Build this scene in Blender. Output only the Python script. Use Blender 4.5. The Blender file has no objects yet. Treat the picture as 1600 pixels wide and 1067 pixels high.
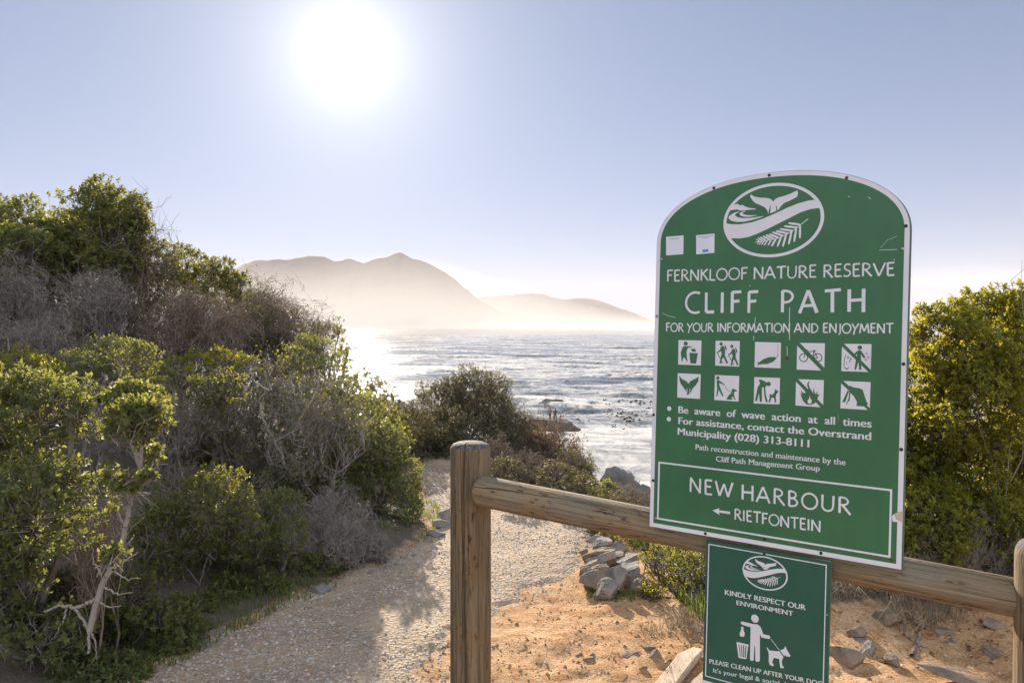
import bpy, bmesh, math, random
import numpy as np
from mathutils import Vector, Matrix, noise as mnoise
from mathutils.geometry import tessellate_polygon

# ------------------------------------------------------------------ camera, sky, sun, exposure
S = bpy.context.scene
COL = S.collection
F_PX, U0, V0 = 1230.0, 800.0, 533.5          # focal length and centre in pixels of a 1600 px wide frame
PITCH = 0.01829
EYE = Vector((0.0, 0.0, 1.7))
cam_d = bpy.data.cameras.new('camera')
cam_d.sensor_width = 36.0
cam_d.lens = 36.0 * F_PX / 1600.0
cam_d.clip_start, cam_d.clip_end = 0.05, 60000.0
cam = bpy.data.objects.new('camera', cam_d)
cam.location = EYE
cam.rotation_euler = (math.pi / 2 - PITCH, 0, 0)
COL.objects.link(cam)
S.camera = cam

SUN_EL, SUN_AZ = math.radians(18.8), math.radians(-11.8)      # azimuth from +Y towards +X
SUN_V = Vector((math.sin(SUN_AZ) * math.cos(SUN_EL), math.cos(SUN_AZ) * math.cos(SUN_EL), math.sin(SUN_EL)))
W = bpy.data.worlds.new('World')
S.world = W
W.use_nodes = True
wn, wl = W.node_tree.nodes, W.node_tree.links
wn.clear()
def wnode(t, **k):
    n = wn.new(t)
    for a, v in k.items(): setattr(n, a, v)
    return n
def wmath(op, a, b=None, clamp=False):
    n = wnode('ShaderNodeMath', operation=op, use_clamp=clamp)
    for i, x in enumerate((a, b)):
        if x is None: continue
        if isinstance(x, (int, float)): n.inputs[i].default_value = x
        else: wl.new(x, n.inputs[i])
    return n.outputs[0]
sky = wnode('ShaderNodeTexSky', sky_type='NISHITA', sun_disc=False)
sky.sun_elevation, sky.sun_rotation = SUN_EL, SUN_AZ
sky.altitude, sky.air_density, sky.dust_density, sky.ozone_density = 0.0, 0.5, 0.03, 2.0
bg = wnode('ShaderNodeBackground')
bg.inputs['Strength'].default_value = 0.05
wb = wnode('ShaderNodeMix', data_type='RGBA', blend_type='MULTIPLY'); wb.inputs[0].default_value = 1.0
pre = wnode('ShaderNodeVectorMath', operation='MULTIPLY'); wl.new(sky.outputs[0], pre.inputs[0]); pre.inputs[1].default_value = (1 / 5.0, 1 / 5.0, 1 / 5.0)
gm = wnode('ShaderNodeGamma'); wl.new(pre.outputs[0], gm.inputs['Color']); gm.inputs['Gamma'].default_value = 0.52      # compressed sky tones: little contrast between zenith and horizon
wl.new(gm.outputs[0], wb.inputs[6]); wb.inputs[7].default_value = (3.1 * 0.79, 3.1 * 1.06, 3.1 * 1.43, 1)      # the camera's white balance
wl.new(wb.outputs[2], bg.inputs['Color'])
tc = wnode('ShaderNodeTexCoord')
nrm = wnode('ShaderNodeVectorMath', operation='NORMALIZE'); wl.new(tc.outputs['Generated'], nrm.inputs[0])
dot = wnode('ShaderNodeVectorMath', operation='DOT_PRODUCT'); wl.new(nrm.outputs[0], dot.inputs[0]); dot.inputs[1].default_value = SUN_V
ang = wmath('ARCCOSINE', wmath('MINIMUM', dot.outputs['Value'], 0.9999999))
# the sun's aureole in the hazy air: a bright core and a wide soft skirt
core = wmath('MULTIPLY', wmath('EXPONENT', wmath('MULTIPLY', wmath('POWER', wmath('DIVIDE', ang, 0.060), 1.0), -1.0)), 0.40)
skirt = wmath('MULTIPLY', wmath('EXPONENT', wmath('DIVIDE', ang, -0.26)), 0.155)
aur = wnode('ShaderNodeBackground')
aur.inputs['Color'].default_value = (1.0, 0.92, 0.79, 1)
wl.new(wmath('ADD', core, skirt), aur.inputs['Strength'])
# a low streak of thin cloud far out over the sea
sep = wnode('ShaderNodeSeparateXYZ'); wl.new(nrm.outputs[0], sep.inputs[0])
mp = wnode('ShaderNodeMapping'); mp.inputs['Scale'].default_value = (3.0, 3.0, 60.0); wl.new(nrm.outputs[0], mp.inputs[0])
cn = wnode('ShaderNodeTexNoise'); cn.inputs['Scale'].default_value = 1.6; cn.inputs['Detail'].default_value = 5.0; wl.new(mp.outputs[0], cn.inputs['Vector'])
cr = wnode('ShaderNodeMapRange', interpolation_type='SMOOTHSTEP'); cr.inputs[1].default_value = 0.42; cr.inputs[2].default_value = 0.66; wl.new(cn.outputs['Fac'], cr.inputs[0])
band = wmath('EXPONENT', wmath('MULTIPLY', wmath('POWER', wmath('DIVIDE', wmath('SUBTRACT', sep.outputs['Z'], 0.047), 0.020), 2.0), -1.0))
side = wnode('ShaderNodeMapRange', interpolation_type='SMOOTHSTEP'); side.inputs[1].default_value = 0.25; side.inputs[2].default_value = 0.46; wl.new(sep.outputs['X'], side.inputs[0])
cl = wnode('ShaderNodeBackground'); cl.inputs['Color'].default_value = (1.0, 0.93, 0.9, 1)
wl.new(wmath('MULTIPLY', wmath('MULTIPLY', cr.outputs[0], band), wmath('MULTIPLY', side.outputs[0], 0.10)), cl.inputs['Strength'])
ad1, ad2, wo = wnode('ShaderNodeAddShader'), wnode('ShaderNodeAddShader'), wnode('ShaderNodeOutputWorld')
wl.new(bg.outputs[0], ad1.inputs[0]); wl.new(aur.outputs[0], ad1.inputs[1])
wl.new(ad1.outputs[0], ad2.inputs[0]); wl.new(cl.outputs[0], ad2.inputs[1])
# added fill light: unseen bright cloud opposite the sun, lifting the shaded sides
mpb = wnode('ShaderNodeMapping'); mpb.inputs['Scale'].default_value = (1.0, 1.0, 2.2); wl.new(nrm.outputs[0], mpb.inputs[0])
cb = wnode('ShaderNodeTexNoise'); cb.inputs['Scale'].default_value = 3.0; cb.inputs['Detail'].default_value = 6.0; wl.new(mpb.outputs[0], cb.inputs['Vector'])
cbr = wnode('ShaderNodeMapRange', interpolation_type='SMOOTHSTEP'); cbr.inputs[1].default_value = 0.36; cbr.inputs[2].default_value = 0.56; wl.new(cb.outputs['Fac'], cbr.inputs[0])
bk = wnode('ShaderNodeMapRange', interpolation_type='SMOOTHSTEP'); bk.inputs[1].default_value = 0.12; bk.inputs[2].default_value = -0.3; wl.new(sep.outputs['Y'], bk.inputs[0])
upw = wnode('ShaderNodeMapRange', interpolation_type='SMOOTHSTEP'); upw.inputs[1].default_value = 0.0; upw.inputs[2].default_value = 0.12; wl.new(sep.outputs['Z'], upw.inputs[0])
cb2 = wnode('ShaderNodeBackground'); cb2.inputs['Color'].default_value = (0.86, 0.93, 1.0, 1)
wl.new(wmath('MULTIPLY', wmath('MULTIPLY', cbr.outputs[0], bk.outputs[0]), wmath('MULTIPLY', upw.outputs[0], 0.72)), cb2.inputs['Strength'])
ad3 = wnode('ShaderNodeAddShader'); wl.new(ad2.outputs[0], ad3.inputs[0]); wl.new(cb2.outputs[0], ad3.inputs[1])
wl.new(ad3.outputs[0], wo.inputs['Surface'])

sun_d = bpy.data.lights.new('sun', 'SUN')
sun_d.energy, sun_d.angle, sun_d.color = 5.0, math.radians(0.55), (1.0, 0.88, 0.72)
sun = bpy.data.objects.new('sun', sun_d)
sun.rotation_euler = SUN_V.to_track_quat('Z', 'Y').to_euler()
sun.location = (-8, 40, 20)
COL.objects.link(sun)

S.view_settings.view_transform = 'Standard'
S.view_settings.look = 'None'
S.view_settings.gamma = 1.0
S.view_settings.exposure = 1.35
S.render.engine = 'CYCLES'
S.cycles.use_denoising = True
S.cycles.max_bounces = 8
S.cycles.diffuse_bounces = 4
S.cycles.glossy_bounces = 3
S.cycles.transmission_bounces = 5
S.cycles.transparent_max_bounces = 8
S.cycles.volume_bounces = 1
S.cycles.sample_clamp_indirect = 8.0

# ------------------------------------------------------------------ helpers
rnd = random.Random(7)
SEA = -12.7

def ray(px, py):
    x, z = (px - U0) / F_PX, -(py - V0) / F_PX
    c, s = math.cos(PITCH), math.sin(PITCH)
    return Vector((x, c + s * z, -s + c * z))
def at(px, py, Y):
    d = ray(px, py)
    return EYE + d * (Y / d.y)
def to_px(p):
    X, Y, Z = p[0], p[1], p[2] - EYE.z
    c, s = math.cos(PITCH), math.sin(PITCH)
    y = c * Y - s * Z; z = s * Y + c * Z
    return U0 + F_PX * X / y, V0 - F_PX * z / y

def tag(o, label=None, cat=None, group=None, kind=None):
    if label: o['label'] = label
    if cat: o['category'] = cat
    if group: o['group'] = group
    if kind: o['kind'] = kind
    return o
def thing(name, loc, label, cat, group=None):
    o = bpy.data.objects.new(name, None)
    o.location = loc
    o.empty_display_size = 0.1
    COL.objects.link(o)
    return tag(o, label, cat, group)
def link(name, me, mat, parent=None, world=True):
    """one mesh object; vertices are given in world space and moved into the parent's space"""
    o = bpy.data.objects.new(name, me)
    if mat is not None:
        for m in (mat if isinstance(mat, (list, tuple)) else [mat]): me.materials.append(m)
    COL.objects.link(o)
    if parent is not None:
        o.parent = parent
        if world:
            p = parent
            off = Vector((0, 0, 0))
            while p is not None:
                off += Vector(p.location); p = p.parent
            o.location = -off
            # keep the origin of the part at its thing: shift vertices instead
            me.transform(Matrix.Translation(-off)); o.location = (0, 0, 0)
    return o

def mesh_np(name, V, Fq, smooth=False, tint=None):
    """V (n,3); Fq list of arrays (k,m) of faces with m corners each"""
    me = bpy.data.meshes.new(name)
    V = np.asarray(V, np.float32)
    me.vertices.add(len(V)); me.vertices.foreach_set('co', V.ravel())
    fl = [np.asarray(f, np.int32) for f in (Fq if isinstance(Fq, list) else [Fq]) if len(f)]
    nl = sum(f.size for f in fl); nf = sum(len(f) for f in fl)
    me.loops.add(nl); me.loops.foreach_set('vertex_index', np.concatenate([f.ravel() for f in fl]))
    me.polygons.add(nf)
    tot = np.concatenate([np.full(len(f), f.shape[1], np.int32) for f in fl])
    st = np.concatenate([[0], np.cumsum(tot)[:-1]]).astype(np.int32)
    me.polygons.foreach_set('loop_start', st)
    try: me.polygons.foreach_set('loop_total', tot)
    except Exception: pass
    if smooth: me.polygons.foreach_set('use_smooth', np.ones(nf, bool))
    if tint is not None:
        a = me.attributes.new('tint', 'FLOAT', 'POINT'); a.data.foreach_set('value', np.asarray(tint, np.float32))
    me.update(calc_edges=True)
    me.validate()
    return me

# ---- value noise in numpy
_rs = np.random.RandomState(3)
_PERM = _rs.permutation(4096).astype(np.int64)
_VAL = _rs.rand(4096)
def vnoise(x, y, seed=0):
    x = np.asarray(x, float); y = np.asarray(y, float)
    xi, yi = np.floor(x).astype(np.int64), np.floor(y).astype(np.int64)
    fx, fy = x - xi, y - yi
    fx = fx * fx * (3 - 2 * fx); fy = fy * fy * (3 - 2 * fy)
    def h(i, j): return _VAL[_PERM[(_PERM[(i + 57 * seed) & 4095] + j) & 4095]]
    a, b, c, d = h(xi, yi), h(xi + 1, yi), h(xi, yi + 1), h(xi + 1, yi + 1)
    return (a + (b - a) * fx) * (1 - fy) + (c + (d - c) * fx) * fy
def fbm(x, y, oct=4, seed=0, gain=0.5):
    s = 0; a = 1; t = 0
    for o in range(oct):
        s = s + a * (vnoise(x * 2 ** o + 17.3 * o, y * 2 ** o + 9.1 * o, seed + o) - 0.5); t += a; a *= gain
    return s / t
def sstep(a, b, x):
    t = np.clip((x - a) / (b - a), 0, 1)
    return t * t * (3 - 2 * t)
def softplus(x, k=0.25):
    return k * np.log1p(np.exp(np.clip(x / k, -40, 40)))

# ---- shader helper
class NT:
    def __init__(self, name):
        self.m = bpy.data.materials.new(name); self.m.use_nodes = True
        self.n, self.l = self.m.node_tree.nodes, self.m.node_tree.links
        self.n.clear()
        self.out = self.n.new('ShaderNodeOutputMaterial')
        self.tc = self.n.new('ShaderNodeTexCoord')
    def node(self, t, ins=None, **k):
        nd = self.n.new(t)
        for a, v in k.items(): setattr(nd, a, v)
        for i, v in (ins or {}).items(): self.put(nd.inputs[i], v)
        return nd
    def put(self, sock, v):
        if hasattr(v, 'is_linked') or hasattr(v, 'links'): self.l.new(v, sock)
        elif isinstance(v, tuple) and len(v) == 3 and sock.type == 'RGBA': sock.default_value = (*v, 1)
        else: sock.default_value = v
    def noise(self, scale, detail=4, rough=0.55, vec=None, dist=0.0, dim=None):
        nd = self.node('ShaderNodeTexNoise', {'Scale': scale, 'Detail': detail, 'Roughness': rough, 'Distortion': dist})
        self.l.new(vec if vec is not None else self.tc.outputs['Object'], nd.inputs['Vector'])
        return nd.outputs['Fac']
    def mapping(self, scale, vec=None, rot=(0, 0, 0)):
        nd = self.node('ShaderNodeMapping', {'Scale': scale, 'Rotation': rot})
        self.l.new(vec if vec is not None else self.tc.outputs['Object'], nd.inputs['Vector'])
        return nd.outputs[0]
    def ramp(self, f, stops):
        nd = self.node('ShaderNodeValToRGB'); cr = nd.color_ramp
        while len(cr.elements) < len(stops): cr.elements.new(0.5)
        for e, (p, c) in zip(cr.elements, stops):
            e.position = p; e.color = (*c, 1) if len(c) == 3 else c
        self.l.new(f, nd.inputs[0]); return nd.outputs[0]
    def rng(self, f, a, b, c=0.0, d=1.0):
        nd = self.node('ShaderNodeMapRange', {1: a, 2: b, 3: c, 4: d}); self.l.new(f, nd.inputs[0]); return nd.outputs[0]
    def math(self, op, a, b=None):
        nd = self.node('ShaderNodeMath', operation=op)
        self.put(nd.inputs[0], a)
        if b is not None: self.put(nd.inputs[1], b)
        return nd.outputs[0]
    def mix(self, f, a, b, mode='MIX'):
        nd = self.node('ShaderNodeMix', data_type='RGBA', blend_type=mode)
        self.put(nd.inputs[0], f); self.put(nd.inputs[6], a); self.put(nd.inputs[7], b)
        return nd.outputs[2]
    def bump(self, h, strength, dist, normal=None):
        nd = self.node('ShaderNodeBump', {'Strength': strength, 'Distance': dist, 'Height': h})
        if normal is not None: self.l.new(normal, nd.inputs['Normal'])
        return nd.outputs[0]
    def bsdf(self, color, rough=0.7, spec=0.4, normal=None, **k):
        nd = self.node('ShaderNodeBsdfPrincipled', {'Base Color': color, 'Roughness': rough, 'Specular IOR Level': spec})
        if normal is not None: self.l.new(normal, nd.inputs['Normal'])
        for a, v in k.items(): self.put(nd.inputs[a], v)
        return nd.outputs[0]
    def done(self, sh):
        self.l.new(sh, self.out.inputs['Surface']); return self.m

# ------------------------------------------------------------------ materials
def leaf_mat(name, dark, light, trans, tmix=0.42, rough=0.45):
    t = NT(name)
    at_ = t.node('ShaderNodeAttribute', attribute_name='tint').outputs['Fac']
    c = t.mix(at_, dark, light)
    sh = t.bsdf(c, rough, 0.28)
    tr = t.node('ShaderNodeBsdfTranslucent', {'Color': t.mix(at_, tuple(0.55 * v for v in trans), trans)}).outputs[0]
    mx = t.node('ShaderNodeMixShader', {0: tmix}); t.l.new(sh, mx.inputs[1]); t.l.new(tr, mx.inputs[2])
    return t.done(mx.outputs[0])
def bark_mat(name, a, b, scale=22):
    t = NT(name)
    n1 = t.noise(1.0, 5, 0.6, t.mapping((scale, scale, scale * 0.3)))
    c = t.mix(n1, a, b)
    return t.done(t.bsdf(c, 0.85, 0.2, t.bump(n1, 0.6, 0.006)))
def rock_mat(name, a, b, c, scale=5.0):
    t = NT(name)
    n1 = t.noise(scale, 6, 0.62); n2 = t.noise(scale * 5, 5, 0.6); n3 = t.noise(scale * 0.6, 3)
    col = t.mix(t.rng(n1, 0.35, 0.68), a, b)
    col = t.mix(t.rng(n3, 0.52, 0.7), col, c)
    col = t.mix(t.rng(n2, 0.3, 0.7, 0.0, 0.5), col, t.mix(0.5, col, (0.05, 0.045, 0.04)))
    h = t.math('ADD', n1, t.math('MULTIPLY', n2, 0.45))
    return t.done(t.bsdf(col, 0.88, 0.25, t.bump(h, 0.9, 0.03)))

M = {}
M['leaf_waxy'] = leaf_mat('leaf_waxy', (0.075, 0.095, 0.042), (0.165, 0.19, 0.072), (0.45, 0.44, 0.085), 0.46, 0.55)
M['leaf_dark'] = leaf_mat('leaf_dark', (0.07, 0.09, 0.036), (0.16, 0.18, 0.062), (0.46, 0.42, 0.06), 0.44, 0.55)
M['leaf_dull'] = leaf_mat('leaf_dull', (0.085, 0.085, 0.055), (0.16, 0.155, 0.085), (0.30, 0.25, 0.09), 0.38, 0.6)
M['leaf_yellow'] = leaf_mat('leaf_yellow', (0.055, 0.08, 0.02), (0.18, 0.20, 0.035), (0.64, 0.56, 0.04), 0.48, 0.5)
M['leaf_dry'] = leaf_mat('leaf_dry', (0.12, 0.075, 0.04), (0.24, 0.16, 0.09), (0.3, 0.18, 0.08), 0.3, 0.8)
M['leaf_red'] = leaf_mat('leaf_red', (0.10, 0.055, 0.04), (0.20, 0.115, 0.075), (0.32, 0.15, 0.08), 0.3, 0.7)
M['grass'] = leaf_mat('grass', (0.06, 0.1, 0.02), (0.17, 0.2, 0.05), (0.35, 0.42, 0.06), 0.4, 0.55)
M['dry_grass'] = leaf_mat('dry_grass', (0.13, 0.105, 0.075), (0.32, 0.27, 0.2), (0.3, 0.25, 0.16), 0.25, 0.8)
M['bark_pale'] = bark_mat('bark_pale', (0.15, 0.125, 0.105), (0.46, 0.39, 0.33))
M['bark_grey'] = bark_mat('bark_grey', (0.12, 0.10, 0.09), (0.27, 0.235, 0.21))
M['bark_dark'] = bark_mat('bark_dark', (0.05, 0.04, 0.032), (0.15, 0.125, 0.105))
def twig_mat(name, a, b):
    t = NT(name)
    at_ = t.node('ShaderNodeAttribute', attribute_name='tint').outputs['Fac']
    return t.done(t.bsdf(t.mix(at_, a, b), 0.85, 0.25))
M['twig_grey'] = twig_mat('twig_grey', (0.13, 0.11, 0.095), (0.40, 0.335, 0.285))
M['twig_brown'] = twig_mat('twig_brown', (0.12, 0.09, 0.07), (0.34, 0.26, 0.195))
M['rock_pale'] = rock_mat('rock_pale', (0.16, 0.14, 0.125), (0.36, 0.325, 0.29), (0.36, 0.22, 0.13), 6)
M['rock_tan'] = rock_mat('rock_tan', (0.17, 0.125, 0.09), (0.34, 0.265, 0.195), (0.32, 0.19, 0.115), 7)
M['rock_grey'] = rock_mat('rock_grey', (0.13, 0.12, 0.11), (0.30, 0.275, 0.25), (0.26, 0.20, 0.14), 1.6)
M['rock_sea'] = rock_mat('rock_sea', (0.05, 0.042, 0.035), (0.12, 0.10, 0.08), (0.16, 0.11, 0.07), 0.6)

def ground_mat():
    t = NT('sandy_soil')
    n1 = t.noise(0.9, 6, 0.6); n2 = t.noise(9, 6, 0.65); n3 = t.noise(70, 4, 0.6); n4 = t.noise(260, 2, 0.5)
    c = t.mix(t.rng(n1, 0.35, 0.65), (0.50, 0.265, 0.11), (0.60, 0.40, 0.225))
    c = t.mix(t.rng(n2, 0.42, 0.62), c, (0.38, 0.175, 0.065))
    c = t.mix(t.rng(n3, 0.45, 0.75, 0, 0.6), c, (0.70, 0.55, 0.38))
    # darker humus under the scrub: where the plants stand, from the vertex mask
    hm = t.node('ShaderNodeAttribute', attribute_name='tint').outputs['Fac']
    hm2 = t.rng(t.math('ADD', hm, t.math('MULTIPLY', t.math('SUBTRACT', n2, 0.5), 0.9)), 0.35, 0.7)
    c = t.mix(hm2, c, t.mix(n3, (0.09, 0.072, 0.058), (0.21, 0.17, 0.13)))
    h = t.math('ADD', t.math('MULTIPLY', n2, 1.0), t.math('ADD', t.math('MULTIPLY', n3, 0.5), t.math('MULTIPLY', n4, 0.16)))
    return t.done(t.bsdf(c, 0.95, 0.12, t.bump(h, 0.9, 0.035)))
M['ground'] = ground_mat()
def path_mat():
    t = NT('gravel_path')
    v = t.node('ShaderNodeTexVoronoi', {'Scale': 42.0, 'Randomness': 1.0}); t.l.new(t.tc.outputs['Object'], v.inputs['Vector'])
    n1 = t.noise(2.2, 5); n3 = t.noise(120, 3)
    sepc = t.node('ShaderNodeSeparateColor'); t.l.new(v.outputs['Color'], sepc.inputs[0])
    c = t.mix(sepc.outputs[0], (0.25, 0.205, 0.17), (0.45, 0.39, 0.33))
    c = t.mix(t.rng(v.outputs['Distance'], 0.35, 0.62), c, (0.33, 0.22, 0.13))
    c = t.mix(t.rng(n1, 0.42, 0.62, 0, 0.65), c, (0.45, 0.34, 0.23))
    v2 = t.node('ShaderNodeTexVoronoi', {'Scale': 19.0, 'Randomness': 1.0}); t.l.new(t.tc.outputs['Object'], v2.inputs['Vector'])
    worn = t.rng(t.noise(1.3, 4), 0.38, 0.62, 0.25, 1.0)
    big = t.math('MULTIPLY', t.rng(v2.outputs['Distance'], 0.0, 0.45, 1.0, 0.0), t.rng(t.noise(6.0, 3), 0.5, 0.62))
    h = t.math('ADD', t.math('MULTIPLY', t.math('ADD', t.rng(v.outputs['Distance'], 0.0, 0.6, 1.0, 0.0), big), worn), t.math('MULTIPLY', n3, 0.35))
    return t.done(t.bsdf(c, 0.9, 0.2, t.bump(h, 1.0, 0.014)))
M['path'] = path_mat()

def sea_mat():
    t = NT('sea_water')
    pos = t.tc.outputs['Object']
    n1 = t.noise(1.0, 6, 0.62, t.mapping((0.55, 1.0, 1.0)))
    n2 = t.noise(0.13, 5, 0.6, t.mapping((0.6, 1.0, 1.0)))
    nrmv = t.bump(t.math('ADD', n1, t.math('MULTIPLY', n2, 2.0)), 0.30, 0.28)
    # foam: wind-streaked sheets of surf, broken up by fine noise, thinning out to sea
    f1 = t.noise(0.030, 6, 0.66, t.mapping((0.45, 0.8, 1.0)), 1.2)
    f2 = t.noise(0.42, 7, 0.74, t.mapping((1.0, 0.55, 1.0)), 0.9)
    sp = t.node('ShaderNodeSeparateXYZ'); t.l.new(pos, sp.inputs[0])
    near = t.rng(sp.outputs['Y'], 120, 900, 0.06, -0.16)
    f = t.math('ADD', t.math('MULTIPLY', f1, 0.62), t.math('ADD', t.math('MULTIPLY', f2, 0.42), near))
    foam = t.rng(f, 0.50, 0.63)
    crest = t.node('ShaderNodeAttribute', attribute_name='tint').outputs['Fac']
    foam = t.math('MAXIMUM', foam, t.math('MULTIPLY', t.rng(crest, 0.58, 0.85), t.rng(f2, 0.40, 0.58)))
    w = t.bsdf((0.065, 0.082, 0.09), 0.07, 0.16, nrmv, IOR=1.33)
    fo = t.bsdf((0.60, 0.565, 0.52), 0.9, 0.1, nrmv)
    mx = t.node('ShaderNodeMixShader'); t.l.new(t.math('MULTIPLY', foam, 0.85), mx.inputs[0]); t.l.new(w, mx.inputs[1]); t.l.new(fo, mx.inputs[2])
    return t.done(mx.outputs[0])
M['sea'] = sea_mat()
def mountain_mat():
    t = NT('mountain_slope')
    n = t.noise(0.004, 7, 0.65)
    return t.done(t.bsdf(t.mix(t.rng(n, 0.35, 0.65), (0.05, 0.043, 0.03), (0.12, 0.095, 0.068)), 0.95, 0.1))
M['mountain'] = mountain_mat()

def wood_mat(name, axis, tones, warm):
    """weathered log; grain runs along the object's axis 0/1/2"""
    t = NT(name)
    sc = [46.0, 46.0, 46.0]; sc[axis] = 1.6
    sc2 = [120.0, 120.0, 120.0]; sc2[axis] = 5.0
    sc3 = [13.0, 13.0, 13.0]; sc3[axis] = 0.5
    g1 = t.noise(1.0, 6, 0.62, t.mapping(tuple(sc)), 0.7)
    g2 = t.noise(1.0, 4, 0.6, t.mapping(tuple(sc2)), 0.3)
    g3 = t.noise(1.0, 3, 0.5, t.mapping(tuple(sc3)), 0.25)
    blot = t.noise(5.0, 5, 0.6)
    c = t.mix(t.rng(g1, 0.38, 0.62), tones[0], tones[1])
    c = t.mix(t.rng(g2, 0.35, 0.7, 0, 0.55), c, tones[2])
    c = t.mix(t.rng(blot, 0.45, 0.68, 0, 0.7), c, warm)
    chk = t.math('MULTIPLY', t.rng(t.math('ABSOLUTE', t.math('SUBTRACT', g3, 0.5)), 0.0, 0.009, 1.0, 0.0), t.rng(blot, 0.42, 0.6))
    c = t.mix(t.math('MULTIPLY', chk, 0.8), c, (0.03, 0.022, 0.016))
    # bark scars: small dark flecks
    fl = t.noise(1.0, 5, 0.7, t.mapping(tuple(70 if i != axis else 16 for i in range(3))))
    fm = t.math('MULTIPLY', t.rng(fl, 0.56, 0.64), t.rng(blot, 0.42, 0.58))
    c = t.mix(fm, c, (0.045, 0.03, 0.022))
    h = t.math('ADD', t.math('ADD', g1, t.math('MULTIPLY', g2, 0.5)), t.math('MULTIPLY', chk, -2.0))
    return t.done(t.bsdf(c, 0.82, 0.3, t.bump(h, 0.9, 0.007)))
M['post_wood'] = wood_mat('post_wood', 2, [(0.05, 0.036, 0.021), (0.19, 0.138, 0.078), (0.27, 0.208, 0.128)], (0.20, 0.118, 0.052))
M['rail_wood'] = wood_mat('rail_wood', 0, [(0.072, 0.056, 0.039), (0.23, 0.183, 0.124), (0.315, 0.26, 0.185)], (0.28, 0.175, 0.078))
M['end_wood'] = wood_mat('end_wood', 2, [(0.03, 0.027, 0.024), (0.13, 0.118, 0.10), (0.19, 0.17, 0.15)], (0.09, 0.08, 0.07))
M['plank_wood'] = wood_mat('plank_wood', 1, [(0.36, 0.25, 0.16), (0.55, 0.42, 0.3), (0.6, 0.5, 0.4)], (0.42, 0.27, 0.15))

def paint_mat(name, col, col2, rough=0.4, wear=True):
    t = NT(name)
    n1 = t.noise(5.0, 4); n2 = t.noise(55, 4, 0.7)
    c = t.mix(t.rng(n1, 0.35, 0.65), col, col2)
    if wear:
        dr = t.noise(1.0, 5, 0.6, t.mapping((14, 14, 1.4)))
        c = t.mix(t.rng(dr, 0.45, 0.75, 0, 0.35), c, tuple(0.6 * v + 0.02 for v in col))
        sc = t.noise(1.0, 4, 0.7, t.mapping((60, 60, 9)))
        c = t.mix(t.rng(sc, 0.72, 0.78, 0, 0.5), c, (0.5, 0.55, 0.5))
    return t.done(t.bsdf(c, t.rng(n2, 0.3, 0.7, rough, rough + 0.15), 0.45, t.bump(n2, 0.06, 0.001)))
M['sign_green'] = paint_mat('sign_green', (0.030, 0.122, 0.050), (0.040, 0.145, 0.056), 0.38)
M['sign_green_dark'] = paint_mat('sign_green_dark', (0.014, 0.082, 0.054), (0.020, 0.098, 0.058), 0.36)
M['sign_edge'] = paint_mat('sign_edge', (0.045, 0.12, 0.075), (0.09, 0.14, 0.10), 0.6)
M['sign_white'] = paint_mat('sign_white', (0.62, 0.61, 0.64), (0.69, 0.68, 0.71), 0.5, False)
M['sticker_white'] = paint_mat('sticker_white', (0.62, 0.64, 0.70), (0.68, 0.70, 0.75), 0.4, False)
M['sticker_blue'] = paint_mat('sticker_blue', (0.05, 0.22, 0.55), (0.06, 0.25, 0.6), 0.4, False)
M['sticker_grey'] = paint_mat('sticker_grey', (0.22, 0.26, 0.36), (0.3, 0.34, 0.42), 0.5, False)
M['raw_board'] = paint_mat('raw_board', (0.40, 0.30, 0.21), (0.52, 0.42, 0.32), 0.8, False)
def metal_mat(name, col, rough, metal=1.0):
    t = NT(name); n = t.noise(300, 3)
    return t.done(t.bsdf(t.mix(n, col, tuple(v * 0.5 for v in col)), rough, 0.5, Metallic=metal))
M['screw_dark'] = metal_mat('screw_dark', (0.06, 0.045, 0.04), 0.6, 0.5)
M['screw_silver'] = metal_mat('screw_silver', (0.42, 0.42, 0.44), 0.4)
M['rust'] = metal_mat('rust', (0.16, 0.07, 0.04), 0.8, 0.2)
def plain(name, col, rough=0.8):
    t = NT(name); n = t.noise(30, 3)
    return t.done(t.bsdf(t.mix(n, tuple(v * 0.8 for v in col), tuple(min(1, v * 1.15) for v in col)), rough, 0.3))
M['kelp'] = plain('kelp', (0.06, 0.04, 0.02), 0.95)
M['skin'] = plain('skin', (0.35, 0.2, 0.14), 0.6)
M['cloth_dark'] = plain('cloth_dark', (0.05, 0.045, 0.05))
M['cloth_grey'] = plain('cloth_grey', (0.11, 0.105, 0.11))
M['hair'] = plain('hair', (0.03, 0.02, 0.015))
M['shell'] = plain('shell', (0.72, 0.70, 0.66), 0.5)

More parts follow.
